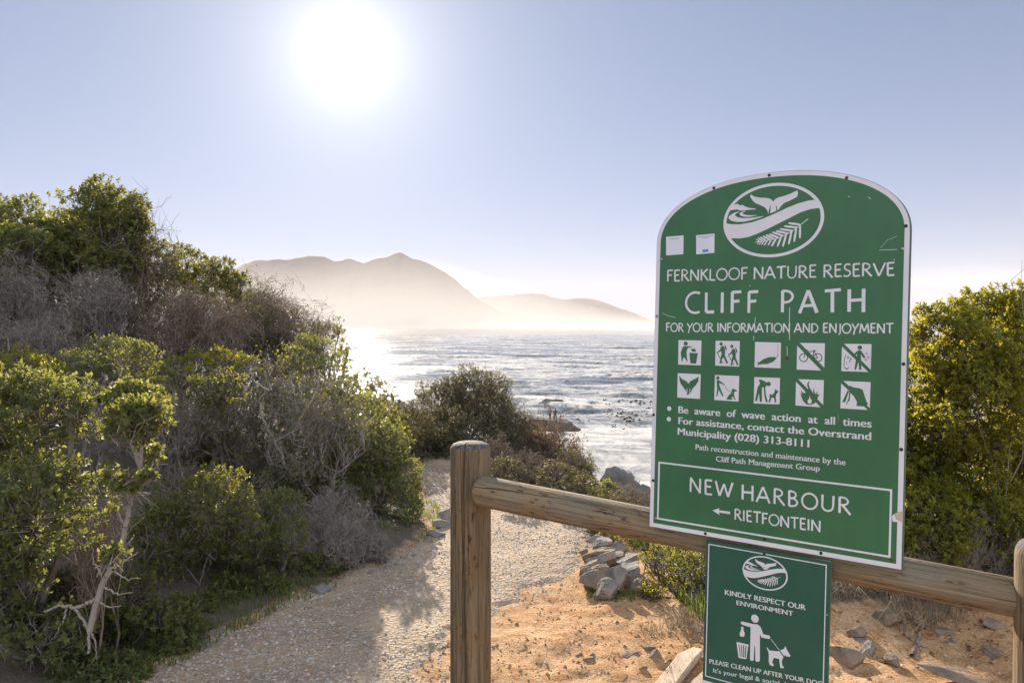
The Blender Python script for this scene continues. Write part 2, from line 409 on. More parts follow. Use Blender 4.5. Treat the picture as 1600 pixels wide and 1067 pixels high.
# ------------------------------------------------------------------ the land
_LY = [-30, -3, 2, 3.76, 4.28, 4.82, 5.45, 6.2, 7.2, 8.4, 9.8, 12, 15, 30]
_LX = [-1.9, -1.9, -1.85, -1.72, -1.55, -1.25, -0.95, -0.66, -0.72, -0.95, -1.15, -1.7, -2.6, -8]
_RY = [-30, -3, 2, 3.8, 4.3, 4.8, 5.2, 5.52, 6.17, 6.9, 7.3, 7.7, 8.4, 9.8, 12, 15, 30]
_RX = [-0.5, -0.5, -0.45, -0.42, -0.32, -0.02, 0.25, 0.45, 0.62, 0.48, 0.2, -0.12, -0.3, -0.5, -1.0, -1.8, -7]
def path_l(y): return np.interp(y, _LY, _LX)
def path_r(y): return np.interp(y, _RY, _RX)
def height(x, y):
    x = np.asarray(x, float); y = np.asarray(y, float)
    xl, xr = path_l(y), path_r(y)
    # the bushy hillside beside the path
    dl = xl - x - 0.45
    h = 4.5 * np.tanh(0.40 * softplus(dl, 0.3) / 4.5) * sstep(19, 12.5, y) * sstep(-6, 2.5, y)
    # the ground falls away on the seaward side past the stone edging
    g = sstep(0.30, 1.1, x - xr) * sstep(5.3, 6.3, y)
    h = h - 0.55 * g
    h = h - 0.42 * softplus(x - xr - 1.3, 0.25) * sstep(6.0, 7.5, y)
    # sandy bank under the hedge
    h = h + 0.16 * sstep(1.3, 2.2, x) * sstep(3.9, 5.0, y) * sstep(7.0, 5.6, y)
    # cliff down to the sea
    d1 = y - 16.5 + 0.25 * np.maximum(0, -x - 3)
    d2 = np.minimum(x - 2.3, y - 7.5)
    c = np.maximum(d1, d2)
    h = h - 1.9 * softplus(c, 0.5)
    h = h + fbm(x * 0.55, y * 0.55, 3, 5) * 0.10 + fbm(x * 2.3, y * 2.3, 3, 9) * 0.05
    on = sstep(-0.05, 0.5, np.minimum(x - xl, xr - x))
    sand = sstep(-0.2, 0.6, x - xr) * sstep(6.5, 5.0, y)
    h = h + sand * (fbm(x * 7, y * 7, 3, 21) * 0.05 + fbm(x * 21, y * 21, 2, 31) * 0.016)
    return np.maximum(h, -16.0)
def hz(x, y): return float(height(np.array([x]), np.array([y]))[0])

def axis(segs):
    v = []
    for a, b, s in segs: v.append(np.arange(a, b - 1e-6, s))
    return np.concatenate(v + [[segs[-1][1]]])
gx = axis([(-80, -20, 5), (-20, -8, 0.6), (-8, -2.2, 0.12), (-2.2, 3.2, 0.03), (3.2, 8, 0.15), (8, 20, 0.8), (20, 80, 5)])
gy = axis([(-60, -10, 4), (-10, 1.5, 0.5), (1.5, 3.4, 0.12), (3.4, 6.6, 0.03), (6.6, 13, 0.07), (13, 26, 0.2), (26, 60, 3)])
GX, GY = np.meshgrid(gx, gy)
GZ = height(GX, GY)
xl, xr = path_l(GY), path_r(GY)
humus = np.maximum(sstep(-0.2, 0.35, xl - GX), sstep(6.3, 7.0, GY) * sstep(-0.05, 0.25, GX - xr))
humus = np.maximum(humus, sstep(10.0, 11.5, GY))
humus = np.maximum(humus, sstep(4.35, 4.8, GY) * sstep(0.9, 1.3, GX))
nx, ny = len(gx), len(gy)
idx = np.arange(nx * ny).reshape(ny, nx)
quads = np.stack([idx[:-1, :-1], idx[:-1, 1:], idx[1:, 1:], idx[1:, :-1]], -1).reshape(-1, 4)
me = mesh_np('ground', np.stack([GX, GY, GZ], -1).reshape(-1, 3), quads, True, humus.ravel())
tag(link('ground', me, M['ground']), 'orange sandy soil of the headland under the path and bushes', 'ground', kind='structure')

# the gravel path: a sheet whose edges dip under the soil in an uneven line
py_ = axis([(-20, 1, 0.5), (1, 3.4, 0.08), (3.4, 8, 0.025), (8, 13, 0.06)])
s_ = np.linspace(-0.12, 1.12, 110)
PY, SS = np.meshgrid(py_, s_, indexing='ij')
PXX = path_l(PY) + (path_r(PY) - path_l(PY)) * SS
edge = np.minimum(PXX - path_l(PY), path_r(PY) - PXX)
edge = edge + fbm(PXX * 3.5, PY * 3.5, 4, 40) * 0.38
PZ = height(PXX, PY) + np.clip(edge * 0.22, -0.05, 0.014) + fbm(PXX * 26, PY * 26, 2, 51) * 0.010 + 0.004
ny2, nx2 = PY.shape
idx = np.arange(nx2 * ny2).reshape(ny2, nx2)
quads = np.stack([idx[:-1, :-1], idx[:-1, 1:], idx[1:, 1:], idx[1:, :-1]], -1).reshape(-1, 4)
me = mesh_np('path', np.stack([PXX, PY, PZ], -1).reshape(-1, 3), quads, True)
tag(link('path', me, M['path']), 'pale gravel footpath curving between the bushes', 'path', kind='structure')
def path_z(x, y):
    xl_, xr_ = path_l(y), path_r(y)
    e = np.minimum(x - xl_, xr_ - x) + fbm(x * 3.5, y * 3.5, 4, 40) * 0.38
    return height(x, y) + np.clip(e * 0.22, -0.05, 0.014) + fbm(x * 26, y * 26, 2, 51) * 0.010 + 0.004

# ------------------------------------------------------------------ the sea
def make_sea():
    r = np.concatenate([[20], np.geomspace(45, 1500, 620), np.geomspace(1530, 20000, 90)])
    a = np.concatenate([np.linspace(-math.pi, -0.62, 40)[:-1], np.linspace(-0.62, 0.62, 640), np.linspace(0.62, math.pi, 40)[1:]])
    R, A = np.meshgrid(r, a, indexing='ij')
    X, Y = R * np.sin(A), R * np.cos(A)
    dr = np.gradient(r)[:, None]
    Z = np.zeros_like(X); rs = np.random.RandomState(11); C = np.zeros_like(X)
    for k in range(34):
        lam = 2.2 * 1.115 ** k
        th = rs.normal(math.radians(200), 0.42)
        amp = 0.0105 * lam ** 0.92
        amp = min(amp * 0.85, 0.15)
        kx, ky = math.sin(th) * 2 * math.pi / lam, math.cos(th) * 2 * math.pi / lam
        ph = rs.rand() * 6.28 + 2.0 * fbm(X / (lam * 4), Y / (lam * 4), 2, 60 + k)
        fade = np.clip((lam / (dr * 3.0)) - 0.35, 0, 1)
        w = np.sin(kx * X + ky * Y + ph)
        Z += amp * fade * (1.2 * (0.5 + 0.5 * w) ** 1.6 - 0.55)
        C += amp * fade * w
    env = 0.55 + 1.1 * (vnoise(X / 40, Y / 25, 77))
    Z = Z * env
    Z += SEA
    ny, nx = X.shape
    idx = np.arange(nx * ny).reshape(ny, nx)
    q = np.stack([idx[:-1, :-1], idx[1:, :-1], idx[1:, 1:], idx[:-1, 1:]], -1).reshape(-1, 4)
    crest = np.clip((C * env) / 0.85, -1, 1) * 0.5 + 0.5
    me = mesh_np('sea', np.stack([X, Y, Z], -1).reshape(-1, 3), q, True, crest.ravel())
    me.flip_normals() if me.polygons[1000].normal.z < 0 else None
    tag(link('sea', me, M['sea']), 'choppy blue grey sea with streaks of white foam and sun glitter', 'sea', kind='structure')
make_sea()

# ------------------------------------------------------------------ far mountains over the bay
def make_range(name, pts, Y, depth, label, seed):
    """skyline given as (px, py) seen from the path; a full two-sided ridge with spurs at its true distance"""
    P = [at(px, py, Y) for px, py in pts]
    xs = np.array([p.x for p in P]); zs = np.array([p.z for p in P])
    x = np.linspace(xs[0], xs[-1], 420)
    top = np.interp(x, xs, zs)
    k = np.exp(-0.5 * (np.arange(-4, 5) / 1.8) ** 2); k /= k.sum()
    top = np.convolve(np.pad(top, 4, mode='edge'), k, 'valid')
    top = top + (fbm(x / 190, x * 0, 5, seed) * 62) * np.clip((top - SEA) / 200, 0, 1)
    d = np.linspace(-1, 1, 70)
    D, X = np.meshgrid(d, x, indexing='ij')
    T = np.broadcast_to(top, D.shape)
    spur = fbm(X / 700, D * 1.6 + 3, 5, seed + 3)
    prof = np.clip(1 - np.abs(D), 0, 1) ** (1.15)
    Z = SEA - 40 + (T - SEA + 40) * prof * (1 + spur * 1.3 * np.abs(D) * (1 - np.abs(D)) * 2.5)
    YY = Y + D * depth + spur * 500 * np.abs(D)
    ny, nx = D.shape
    idx = np.arange(nx * ny).reshape(ny, nx)
    q = np.stack([idx[:-1, :-1], idx[:-1, 1:], idx[1:, 1:], idx[1:, :-1]], -1).reshape(-1, 4)
    me = mesh_np(name, np.stack([X, YY, Z], -1).reshape(-1, 3), q, True)
    tag(link(name, me, M['mountain']), label, 'mountains', kind='structure')
make_range('mountains', [(60, 520), (150, 470), (230, 440), (300, 428), (350, 425), (374, 416), (396, 405), (441, 404), (449, 405), (467, 400), (490, 398),
    (505, 400), (522, 409), (546, 402), (569, 409), (584, 405), (606, 402), (627, 394), (640, 400), (670, 412), (696, 427), (715, 439), (722, 448),
    (740, 460), (765, 478), (800, 497), (840, 513)], 9000, 1700, 'hazy mountain range with a peaked summit across the bay', 100)
make_range('mountains', [(640, 500), (690, 475), (745, 464), (790, 460), (830, 457), (848, 459), (862, 465), (885, 468), (905, 465), (925, 466), (950, 474), (985, 488), (1005, 496), (1050, 510), (1080, 516)],
    16800, 1500, 'lower and fainter ridge tailing off beyond the peaked range', 130)

# ------------------------------------------------------------------ haze and the bank of sea mist
def volume_mat(name, density, col, aniso):
    m = bpy.data.materials.new(name); m.use_nodes = True
    n, l = m.node_tree.nodes, m.node_tree.links
    n.clear()
    o = n.new('ShaderNodeOutputMaterial'); v = n.new('ShaderNodeVolumePrincipled')
    v.inputs['Color'].default_value = (*col, 1); v.inputs['Density'].default_value = density; v.inputs['Anisotropy'].default_value = aniso
    l.new(v.outputs[0], o.inputs['Volume'])
    return m
def make_haze():
    B, z0, z1 = 21000.0, -60.0, 1150.0
    V = [(x, y, z) for z in (z0, z1) for (x, y) in ((-B, -B), (B, -B), (B, B), (-B, B))]
    Fc = [(0, 3, 2, 1), (4, 5, 6, 7), (0, 1, 5, 4), (1, 2, 6, 5), (2, 3, 7, 6), (3, 0, 4, 7)]
    me = bpy.data.meshes.new('haze'); me.from_pydata(V, [], Fc)
    tag(link('haze', me, volume_mat('haze_air', 4.6e-5, (0.98, 0.885, 0.845), 0.0)), 'pale sunlit haze over the bay', 'haze', kind='stuff')
make_haze()
def make_mist():
    x = np.linspace(-5200, 2600, 120); t = np.linspace(-1, 1, 61)
    T, X = np.meshgrid(t, x, indexing='ij')
    hgt = (450 + 150 * (vnoise(X / 900, T * 0.6 + 5, 88) - 0.5)) * sstep(1300, -900, X) * sstep(-5200, -4000, X) + 80 * sstep(2600, 1500, X) + 4
    zt = SEA + 3 + hgt * np.exp(-np.abs(T) / 0.26) * (1 - np.abs(T) ** 6) 
    Y = 6100 + T * 1700
    nt, nx = T.shape
    up = np.stack([X, Y, zt + 1.0], -1).reshape(-1, 3)
    lo = np.stack([X, Y, np.full_like(X, SEA + 2.5)], -1).reshape(-1, 3)
    idx = np.arange(nt * nx).reshape(nt, nx); N = nt * nx
    q = np.stack([idx[:-1, :-1], idx[:-1, 1:], idx[1:, 1:], idx[1:, :-1]], -1).reshape(-1, 4)
    fs = [q, (q + N)[:, ::-1]]
    for e in (idx[0, :], idx[:, -1], idx[-1, ::-1], idx[::-1, 0]):
        fs.append(np.stack([e[:-1], e[:-1] + N, e[1:] + N, e[1:]], -1))
    me = mesh_np('sea_mist', np.concatenate([up, lo]), np.concatenate(fs), True)
    bm = bmesh.new(); bm.from_mesh(me); bmesh.ops.recalc_face_normals(bm, faces=bm.faces); bm.to_mesh(me); bm.free()
    tag(link('sea_mist', me, volume_mat('mist_air', 1.0e-3, (0.99, 0.955, 0.915), 0.12)), 'white bank of sea mist lying along the foot of the mountains', 'mist', kind='stuff')
make_mist()

# ------------------------------------------------------------------ the notice boards
TH, LEAN, ROLL = 0.94377, 0.03293, -0.00923
SO = EYE + Vector((0.44968, 2.56427, -0.65092))            # lower left front corner of the large board
_r = Vector((math.sin(TH), -math.cos(TH), 0)); _n0 = Vector((-math.cos(TH), -math.sin(TH), 0))
_u = Vector((0, 0, 1)) * math.cos(LEAN) - _n0 * math.sin(LEAN)
SA = _r * math.cos(ROLL) + _u * math.sin(ROLL)             # along the board
SB = _u * math.cos(ROLL) - _r * math.sin(ROLL)             # up the board
SN = SA.cross(SB)                                          # out of its face, towards the path
def face_uv(px, py, off=0.0):
    """where the line of sight of a pixel meets the board's face: board coordinates in metres"""
    d = ray(px, py); o = SO + SN * off - EYE
    p = d * (o.dot(SN) / d.dot(SN)) - o
    return p.dot(SA), p.dot(SB)
BW = 0.75
class Sheet:
    """polygons laid on a board, collected into one thin mesh"""
    def __init__(self, base, off): self.base, self.off, self.V, self.F, self.k = base, off, [], [], 0
    def lift(self):
        self.k += 1; return self.base + 0.000012 * (self.k % 30)
    def poly(self, uv, holes=()):
        z = self.lift()
        loops = [[Vector((u, v, 0)) for u, v in uv]] + [[Vector((u, v, 0)) for u, v in h] for h in holes]
        tri = tessellate_polygon(loops)
        n = len(self.V); flat = [p for l in loops for p in l]
        self.V += [(p.x, p.y, z) for p in flat]
        for a, b, c in tri:
            A, B, C_ = flat[a], flat[b], flat[c]
            self.F.append((n + a, n + b, n + c) if (B - A).cross(C_ - A).z > 0 else (n + a, n + c, n + b))
    def px(self, pts, f, holes=()): self.poly([f(*p) for p in pts], [[f(*p) for p in h] for h in holes])
    def stroke(self, pts, w, flare=0.0, w1=None):
        """a ribbon along a polyline (board metres) with slightly flared ends"""
        w1 = w if w1 is None else w1
        P = [Vector((u, v)) for u, v in pts]
        L, R = [], []
        n = len(P)
        for i, p in enumerate(P):
            if i == 0: d = (P[1] - P[0]).normalized(); m = 1
            elif i == n - 1: d = (P[-1] - P[-2]).normalized(); m = 1
            else:
                d0, d1 = (P[i] - P[i - 1]).normalized(), (P[i + 1] - P[i]).normalized()
                d = (d0 + d1); d = d.normalized() if d.length > 1e-6 else d1
                m = min(1.6, 1 / max(0.4, d.dot(d1)))
            q = Vector((-d.y, d.x))
            ww = (w + (w1 - w) * i / (n - 1)) * 0.5 * m
            if i in (0, n - 1): ww *= 1 + flare
            L.append(p + q * ww); R.append(p - q * ww)
        for i in range(n - 1):
            self.poly([tuple(R[i]), tuple(R[i + 1]), tuple(L[i + 1]), tuple(L[i])])
    def disc(self, c, r, n=20, ry=None):
        self.poly([(c[0] + r * math.cos(2 * math.pi * i / n), c[1] + (ry or r) * math.sin(2 * math.pi * i / n)) for i in range(n)])
    def ring(self, c, r, w, n=28):
        o = [(c[0] + r * math.cos(2 * math.pi * i / n), c[1] + r * math.sin(2 * math.pi * i / n)) for i in range(n)]
        k = [(c[0] + (r - w) * math.cos(2 * math.pi * i / n), c[1] + (r - w) * math.sin(2 * math.pi * i / n)) for i in range(n)]
        self.poly(o, [k])
    def build(self, name, mat, parent):
        me = bpy.data.meshes.new(name)
        me.from_pydata([tuple(SO + SA * u + SB * v + SN * (self.off + z)) for u, v, z in self.V], [], self.F)
        me.update()
        return link(name, me, mat, parent)
def slab(name, outline, z0, z1, mat, parent, holes=(), bevel=0.0):
    """solid plate with the given outline (board metres) from depth z0 to z1 along the normal"""
    bm = bmesh.new()
    loops = [outline] + list(holes)
    flat = [Vector((u, v, 0)) for l in loops for u, v in l]
    tri = tessellate_polygon([[Vector((u, v, 0)) for u, v in l] for l in loops])
    def P(p, z): return SO + SA * p.x + SB * p.y + SN * z
    f = [bm.verts.new(P(p, z1)) for p in flat]; b = [bm.verts.new(P(p, z0)) for p in flat]
    for t in tri:
        bm.faces.new([f[i] for i in t]); bm.faces.new([b[i] for i in reversed(t)])
    k = 0
    for l in loops:
        n = len(l)
        for i in range(n):
            a, c = k + i, k + (i + 1) % n
            bm.faces.new((f[a], f[c], b[c], b[a]))
        k += n
    bmesh.ops.recalc_face_normals(bm, faces=bm.faces)
    me = bpy.data.meshes.new(name); bm.to_mesh(me); bm.free()
    return link(name, me, mat, parent)

# ---- hand-lettered capitals as strokes: glyph = (advance, [polylines]) in a unit-high box
def arc(cx, cy, rx, ry, a0, a1, n=12):
    return [(cx + rx * math.cos(math.radians(a0 + (a1 - a0) * i / n)), cy + ry * math.sin(math.radians(a0 + (a1 - a0) * i / n))) for i in range(n + 1)]
GLY = {
 'A': (0.80, [[(0.0, -0.04), (0.36, 1.02)], [(0.36, 1.02), (0.76, -0.02)], [(0.13, 0.30), (0.64, 0.33)]]),
 'B': (0.62, [[(0.10, 0.0), (0.08, 1.0)], [(0.08, 0.98)] + arc(0.20, 0.76, 0.26, 0.22, 80, -80, 8) + [(0.09, 0.53)], [(0.10, 0.53)] + arc(0.24, 0.27, 0.30, 0.26, 70, -85, 9) + [(0.10, 0.01)]]),
 'C': (0.72, [arc(0.52, 0.48, 0.48, 0.52, 62, 292, 16) + [(0.70, 0.05)]]),
 'D': (0.78, [[(0.10, 0.0), (0.10, 1.0)], [(0.10, 0.99)] + arc(0.20, 0.5, 0.50, 0.49, 82, -86, 14) + [(0.10, 0.01)]]),
 'E': (0.56, [[(0.11, 0.0), (0.09, 1.0)], [(0.09, 0.985), (0.50, 1.0)], [(0.10, 0.54), (0.44, 0.56)], [(0.11, 0.015), (0.52, 0.03)]]),
 'F': (0.54, [[(0.10, -0.03), (0.09, 1.0)], [(0.09, 0.98), (0.52, 1.0)], [(0.10, 0.52), (0.44, 0.55)]]),
 'H': (0.78, [[(0.10, -0.01), (0.09, 1.0)], [(0.68, -0.03), (0.67, 1.02)], [(0.10, 0.50), (0.67, 0.53)]]),
 'I': (0.25, [[(0.12, -0.01), (0.11, 1.0)]]),
 'J': (0.36, [[(0.25, 1.0), (0.25, 0.12)] + arc(0.08, 0.06, 0.17, 0.22, 0, -85, 6)]),
 'K': (0.66, [[(0.10, -0.02), (0.10, 1.0)], [(0.58, 1.0), (0.11, 0.50)], [(0.22, 0.60), (0.66, -0.04)]]),
 'L': (0.52, [[(0.10, 0.01), (0.09, 1.0)], [(0.10, 0.02), (0.50, 0.02)]]),
 'M': (0.96, [[(0.05, -0.02), (0.17, 1.0)], [(0.17, 0.99), (0.47, 0.18)], [(0.47, 0.18), (0.78, 1.0)], [(0.78, 1.0), (0.90, -0.02)]]),
 'N': (0.80, [[(0.09, -0.02), (0.09, 1.0)], [(0.09, 0.99), (0.69, 0.0)], [(0.69, -0.03), (0.69, 1.0)]]),
 'O': (0.90, [arc(0.45, 0.49, 0.41, 0.50, 95, 460, 26)]),
 'P': (0.60, [[(0.10, -0.02), (0.09, 1.0)], [(0.09, 0.98)] + arc(0.22, 0.72, 0.32, 0.27, 80, -95, 10) + [(0.10, 0.44)]]),
 'R': (0.68, [[(0.10, -0.02), (0.09, 1.0)], [(0.09, 0.98)] + arc(0.22, 0.75, 0.30, 0.24, 80, -90, 9) + [(0.10, 0.50)], [(0.24, 0.51), (0.66, -0.05)]]),
 'S': (0.52, [[(0.46, 0.93)] + arc(0.28, 0.75, 0.20, 0.24, 70, 250, 9) + arc(0.22, 0.25, 0.24, 0.25, 62, -95, 9) + [(0.03, 0.06)]]),
 'T': (0.68, [[(0.35, -0.02), (0.33, 0.98)], [(0.01, 0.96), (0.68, 1.01)]]),
 'U': (0.76, [[(0.09, 1.0), (0.09, 0.34)] + arc(0.37, 0.30, 0.28, 0.31, 180, 350, 10) + [(0.66, 0.40), (0.67, 1.0)]]),
 'V': (0.76, [[(0.02, 1.0), (0.38, -0.01)], [(0.38, -0.01), (0.76, 1.03)]]),
 'W': (1.08, [[(0.02, 1.0), (0.28, 0.0)], [(0.28, 0.0), (0.55, 0.86)], [(0.55, 0.86), (0.80, 0.0)], [(0.80, 0.0), (1.06, 1.02)]]),
 'Y': (0.66, [[(0.01, 1.0), (0.33, 0.46)], [(0.66, 1.02), (0.30, 0.40), (0.18, -0.16)]]),
}
def stroke_text(sheet, text, p0, p1, cap, wt, space=0.42, gap=0.07):
    """p0, p1: the two ends of the baseline in board metres"""
    adv = []
    x = 0.0
    for ch in text:
        if ch == ' ': x += space; continue
        adv.append((ch, x)); x += GLY[ch][0] + gap
    tot = x - gap
    d = Vector(p1) - Vector(p0); ln = d.length; d.normalize(); q = Vector((-d.y, d.x))
    sx = ln / tot
    jit = random.Random(len(text) * 7)
    for ch, x0 in adv:
        dy = jit.uniform(-0.02, 0.02)
        for pl in GLY[ch][1]:
            pts = [tuple(Vector(p0) + d * ((x0 + a) * sx) + q * ((b + dy) * cap)) for a, b in pl]
            sheet.stroke(pts, wt * jit.uniform(0.92, 1.08), 0.22)
def font_text(sheet, text, p0, p1, cap, bold=0.0, serif=False):
    """built-in typeface, fitted between the two ends of its baseline"""
    cu = bpy.data.curves.new('lettering', 'FONT'); cu.body = text; cu.size = 1.0; cu.resolution_u = 3
    o = bpy.data.objects.new('lettering', cu); COL.objects.link(o)
    dg = bpy.context.evaluated_depsgraph_get()
    me = bpy.data.meshes.new_from_object(o.evaluated_get(dg))
    co = np.zeros(len(me.vertices) * 3); me.vertices.foreach_get('co', co); co = co.reshape(-1, 3)
    fs = [tuple(p.vertices) for p in me.polygons]
    ed = []
    if serif:
        cnt = {}
        for f in fs:
            for i in range(len(f)):
                e = tuple(sorted((f[i], f[(i + 1) % len(f)]))); cnt[e] = cnt.get(e, 0) + 1
        ed = [e for e, c in cnt.items() if c == 1]
    bpy.data.objects.remove(o); bpy.data.curves.remove(cu); bpy.data.meshes.remove(me)
    x0, x1 = co[:, 0].min(), co[:, 0].max()
    d = Vector(p1) - Vector(p0); ln = d.length; d.normalize(); q = Vector((-d.y, d.x))
    sx = ln / (x1 - x0); sy = cap / 0.73
    def Pm(a, b): return Vector(p0) + d * ((a - x0) * sx) + q * (b * sy)
    for ox in ((-bold, 0.0, bold) if bold else (0.0,)):          # emboldened strokes
        z = sheet.lift(); n = len(sheet.V)
        for c in co:
            p = Pm(c[0] + ox, c[1]); sheet.V.append((p.x, p.y, z))
        sheet.F += [tuple(n + i for i in f) for f in fs]
    for a, b in ed:                                   # short level stem ends get a small serif
        A, B = co[a], co[b]
        w = abs(A[0] - B[0])
        if abs(A[1] - B[1]) < 1e-4 and 0.04 < w < 0.17 and (abs(A[1]) < 0.02 or A[1] > 0.5):
            xa, xb = min(A[0], B[0]) - 0.055, max(A[0], B[0]) + 0.055
            ya = A[1]; yb = ya + (0.05 if ya < 0.3 else -0.05)
            sheet.poly([tuple(Pm(xa, min(ya, yb))), tuple(Pm(xb, min(ya, yb))), tuple(Pm(xb, max(ya, yb))), tuple(Pm(xa, max(ya, yb)))])

def line_px(off, l, r, top):
    """baseline ends and cap height (board metres) from three pixels"""
    a, b, t = face_uv(*l, off), face_uv(*r, off), face_uv(*top, off)
    d = (Vector(b) - Vector(a)).normalized(); q = Vector((-d.y, d.x))
    return a, b, (Vector(t) - Vector(a)).dot(q)

# ---- the emblem: oval with a whale's tail, a wave, a mountain and a fern
EM = {}
EK = 0.12187
def em(pts): return [(1120 + x * EK, 280 + y * EK) for x, y in pts]
EMB_POLY = [
 [(112,566),(180,579),(300,580),(450,555),(600,505),(750,440),(900,370),(1050,310),(1180,275),(1285,265),(1330,300),(1352,370),(1330,368),(1200,385),(1080,425),(950,490),(800,565),(650,640),(520,700),(400,745),(290,762),(180,758),(130,690),(108,620)],
 [(430,205),(445,200),(480,225),(560,240),(640,243),(690,255),(727,290),(745,262),(790,235),(870,215),(940,190),(1000,160),(1035,148),(1042,185),(1030,228),(980,255),(920,285),(860,310),(820,350),(790,395),(778,400),(768,345),(758,340),(764,408),(685,440),(692,345),(685,340),(668,400),(660,450),(650,405),(620,365),(560,335),(490,305),(450,265),(430,225)],
 [(150,395),(180,345),(215,330),(245,325),(265,315),(300,340),(330,330),(360,350),(420,370),(500,380),(500,388),(400,395),(350,405),(300,405),(260,388),(210,395),(145,412)],
 [(290,415),(240,425),(190,450),(155,480),(152,505),(185,535),(260,550),(350,548),(450,525),(540,500),(600,478),(590,475),(500,490),(420,500),(330,500),(270,490),(235,470),(240,445),(290,420)],
 [(360,415),(320,422),(290,440),(300,465),(350,483),(430,483),(520,465),(510,462),(440,465),(370,460),(330,445),(335,430),(365,418)]]
FERN_STEM = [(490,810),(600,795),(700,775),(780,760),(860,725),(940,685),(1010,640),(1070,590),(1170,512)]
FERN_UP = [((1070,585),(915,562)),((1035,622),(860,602)),((975,665),(805,638)),((915,700),(755,662)),((850,728),(710,678)),((790,752),(670,702)),((730,765),(630,713)),((680,775),(590,728)),((630,787),(555,742)),((590,795),(525,752)),((555,802),(505,772))]
FERN_LO = [((1070,598),(1065,765)),((1020,638),(990,810)),((960,678),(920,842)),((890,712),(845,870)),((825,743),(775,868)),((760,763),(700,864)),((700,776),(655,852)),((650,786),(605,851)),((610,793),(570,846)),((575,800),(540,843)),((545,804),(515,838))]
EC, EA, EB = (0.3745, 0.9746), 0.1505, 0.1112
def emblem(sheet, centre, k):
    def f(x, y):
        u, v = face_uv(1120 + x * EK, 280 + y * EK, 0.0)
        return centre[0] + (u - EC[0]) * k, centre[1] + (v - EC[1]) * k
    N = 56
    o = [(centre[0] + EA * k * math.cos(2 * math.pi * i / N), centre[1] + EB * k * math.sin(2 * math.pi * i / N)) for i in range(N)]
    h = [(centre[0] + (EA - 0.0098) * k * math.cos(2 * math.pi * i / N), centre[1] + (EB - 0.0088) * k * math.sin(2 * math.pi * i / N)) for i in range(N)]
    sheet.poly(o, [h])
    for p in EMB_POLY: sheet.px(p, f)
    sheet.stroke([f(*p) for p in FERN_STEM], 0.0020 * k, 0, 0.0024 * k)
    for a, b in FERN_UP + FERN_LO:
        A, B = Vector(f(*a)), Vector(f(*b)); L = (B - A).length
        q = (B - A).normalized(); q = Vector((-q.y, q.x)); w = min(0.0052 * k, L * 0.2)
        sheet.poly([tuple(A - q * w * 0.5), tuple(A + q * w * 0.5), tuple(A + (B - A) * 0.6 + q * w * 0.62), tuple(A + (B - A) * 0.93 + q * w * 0.5), tuple(B),
                    tuple(A + (B - A) * 0.9 - q * w * 0.45), tuple(A + (B - A) * 0.5 - q * w * 0.6)])

def arch(inset):
    """outline of the large board: straight sides, rounded arch on top"""
    pts = [(inset, inset), (BW - inset, inset)]
    c, hw, y0, hh = BW / 2, BW / 2 - inset, 0.922, 0.196 - inset
    N = 48
    for i in range(N + 1):
        t = math.pi * i / N
        ct, st = math.cos(t), math.sin(t)
        e = 2 / 2.15
        pts.append((c + hw * abs(ct) ** e * (1 if ct >= 0 else -1), y0 + hh * abs(st) ** e))
    return pts

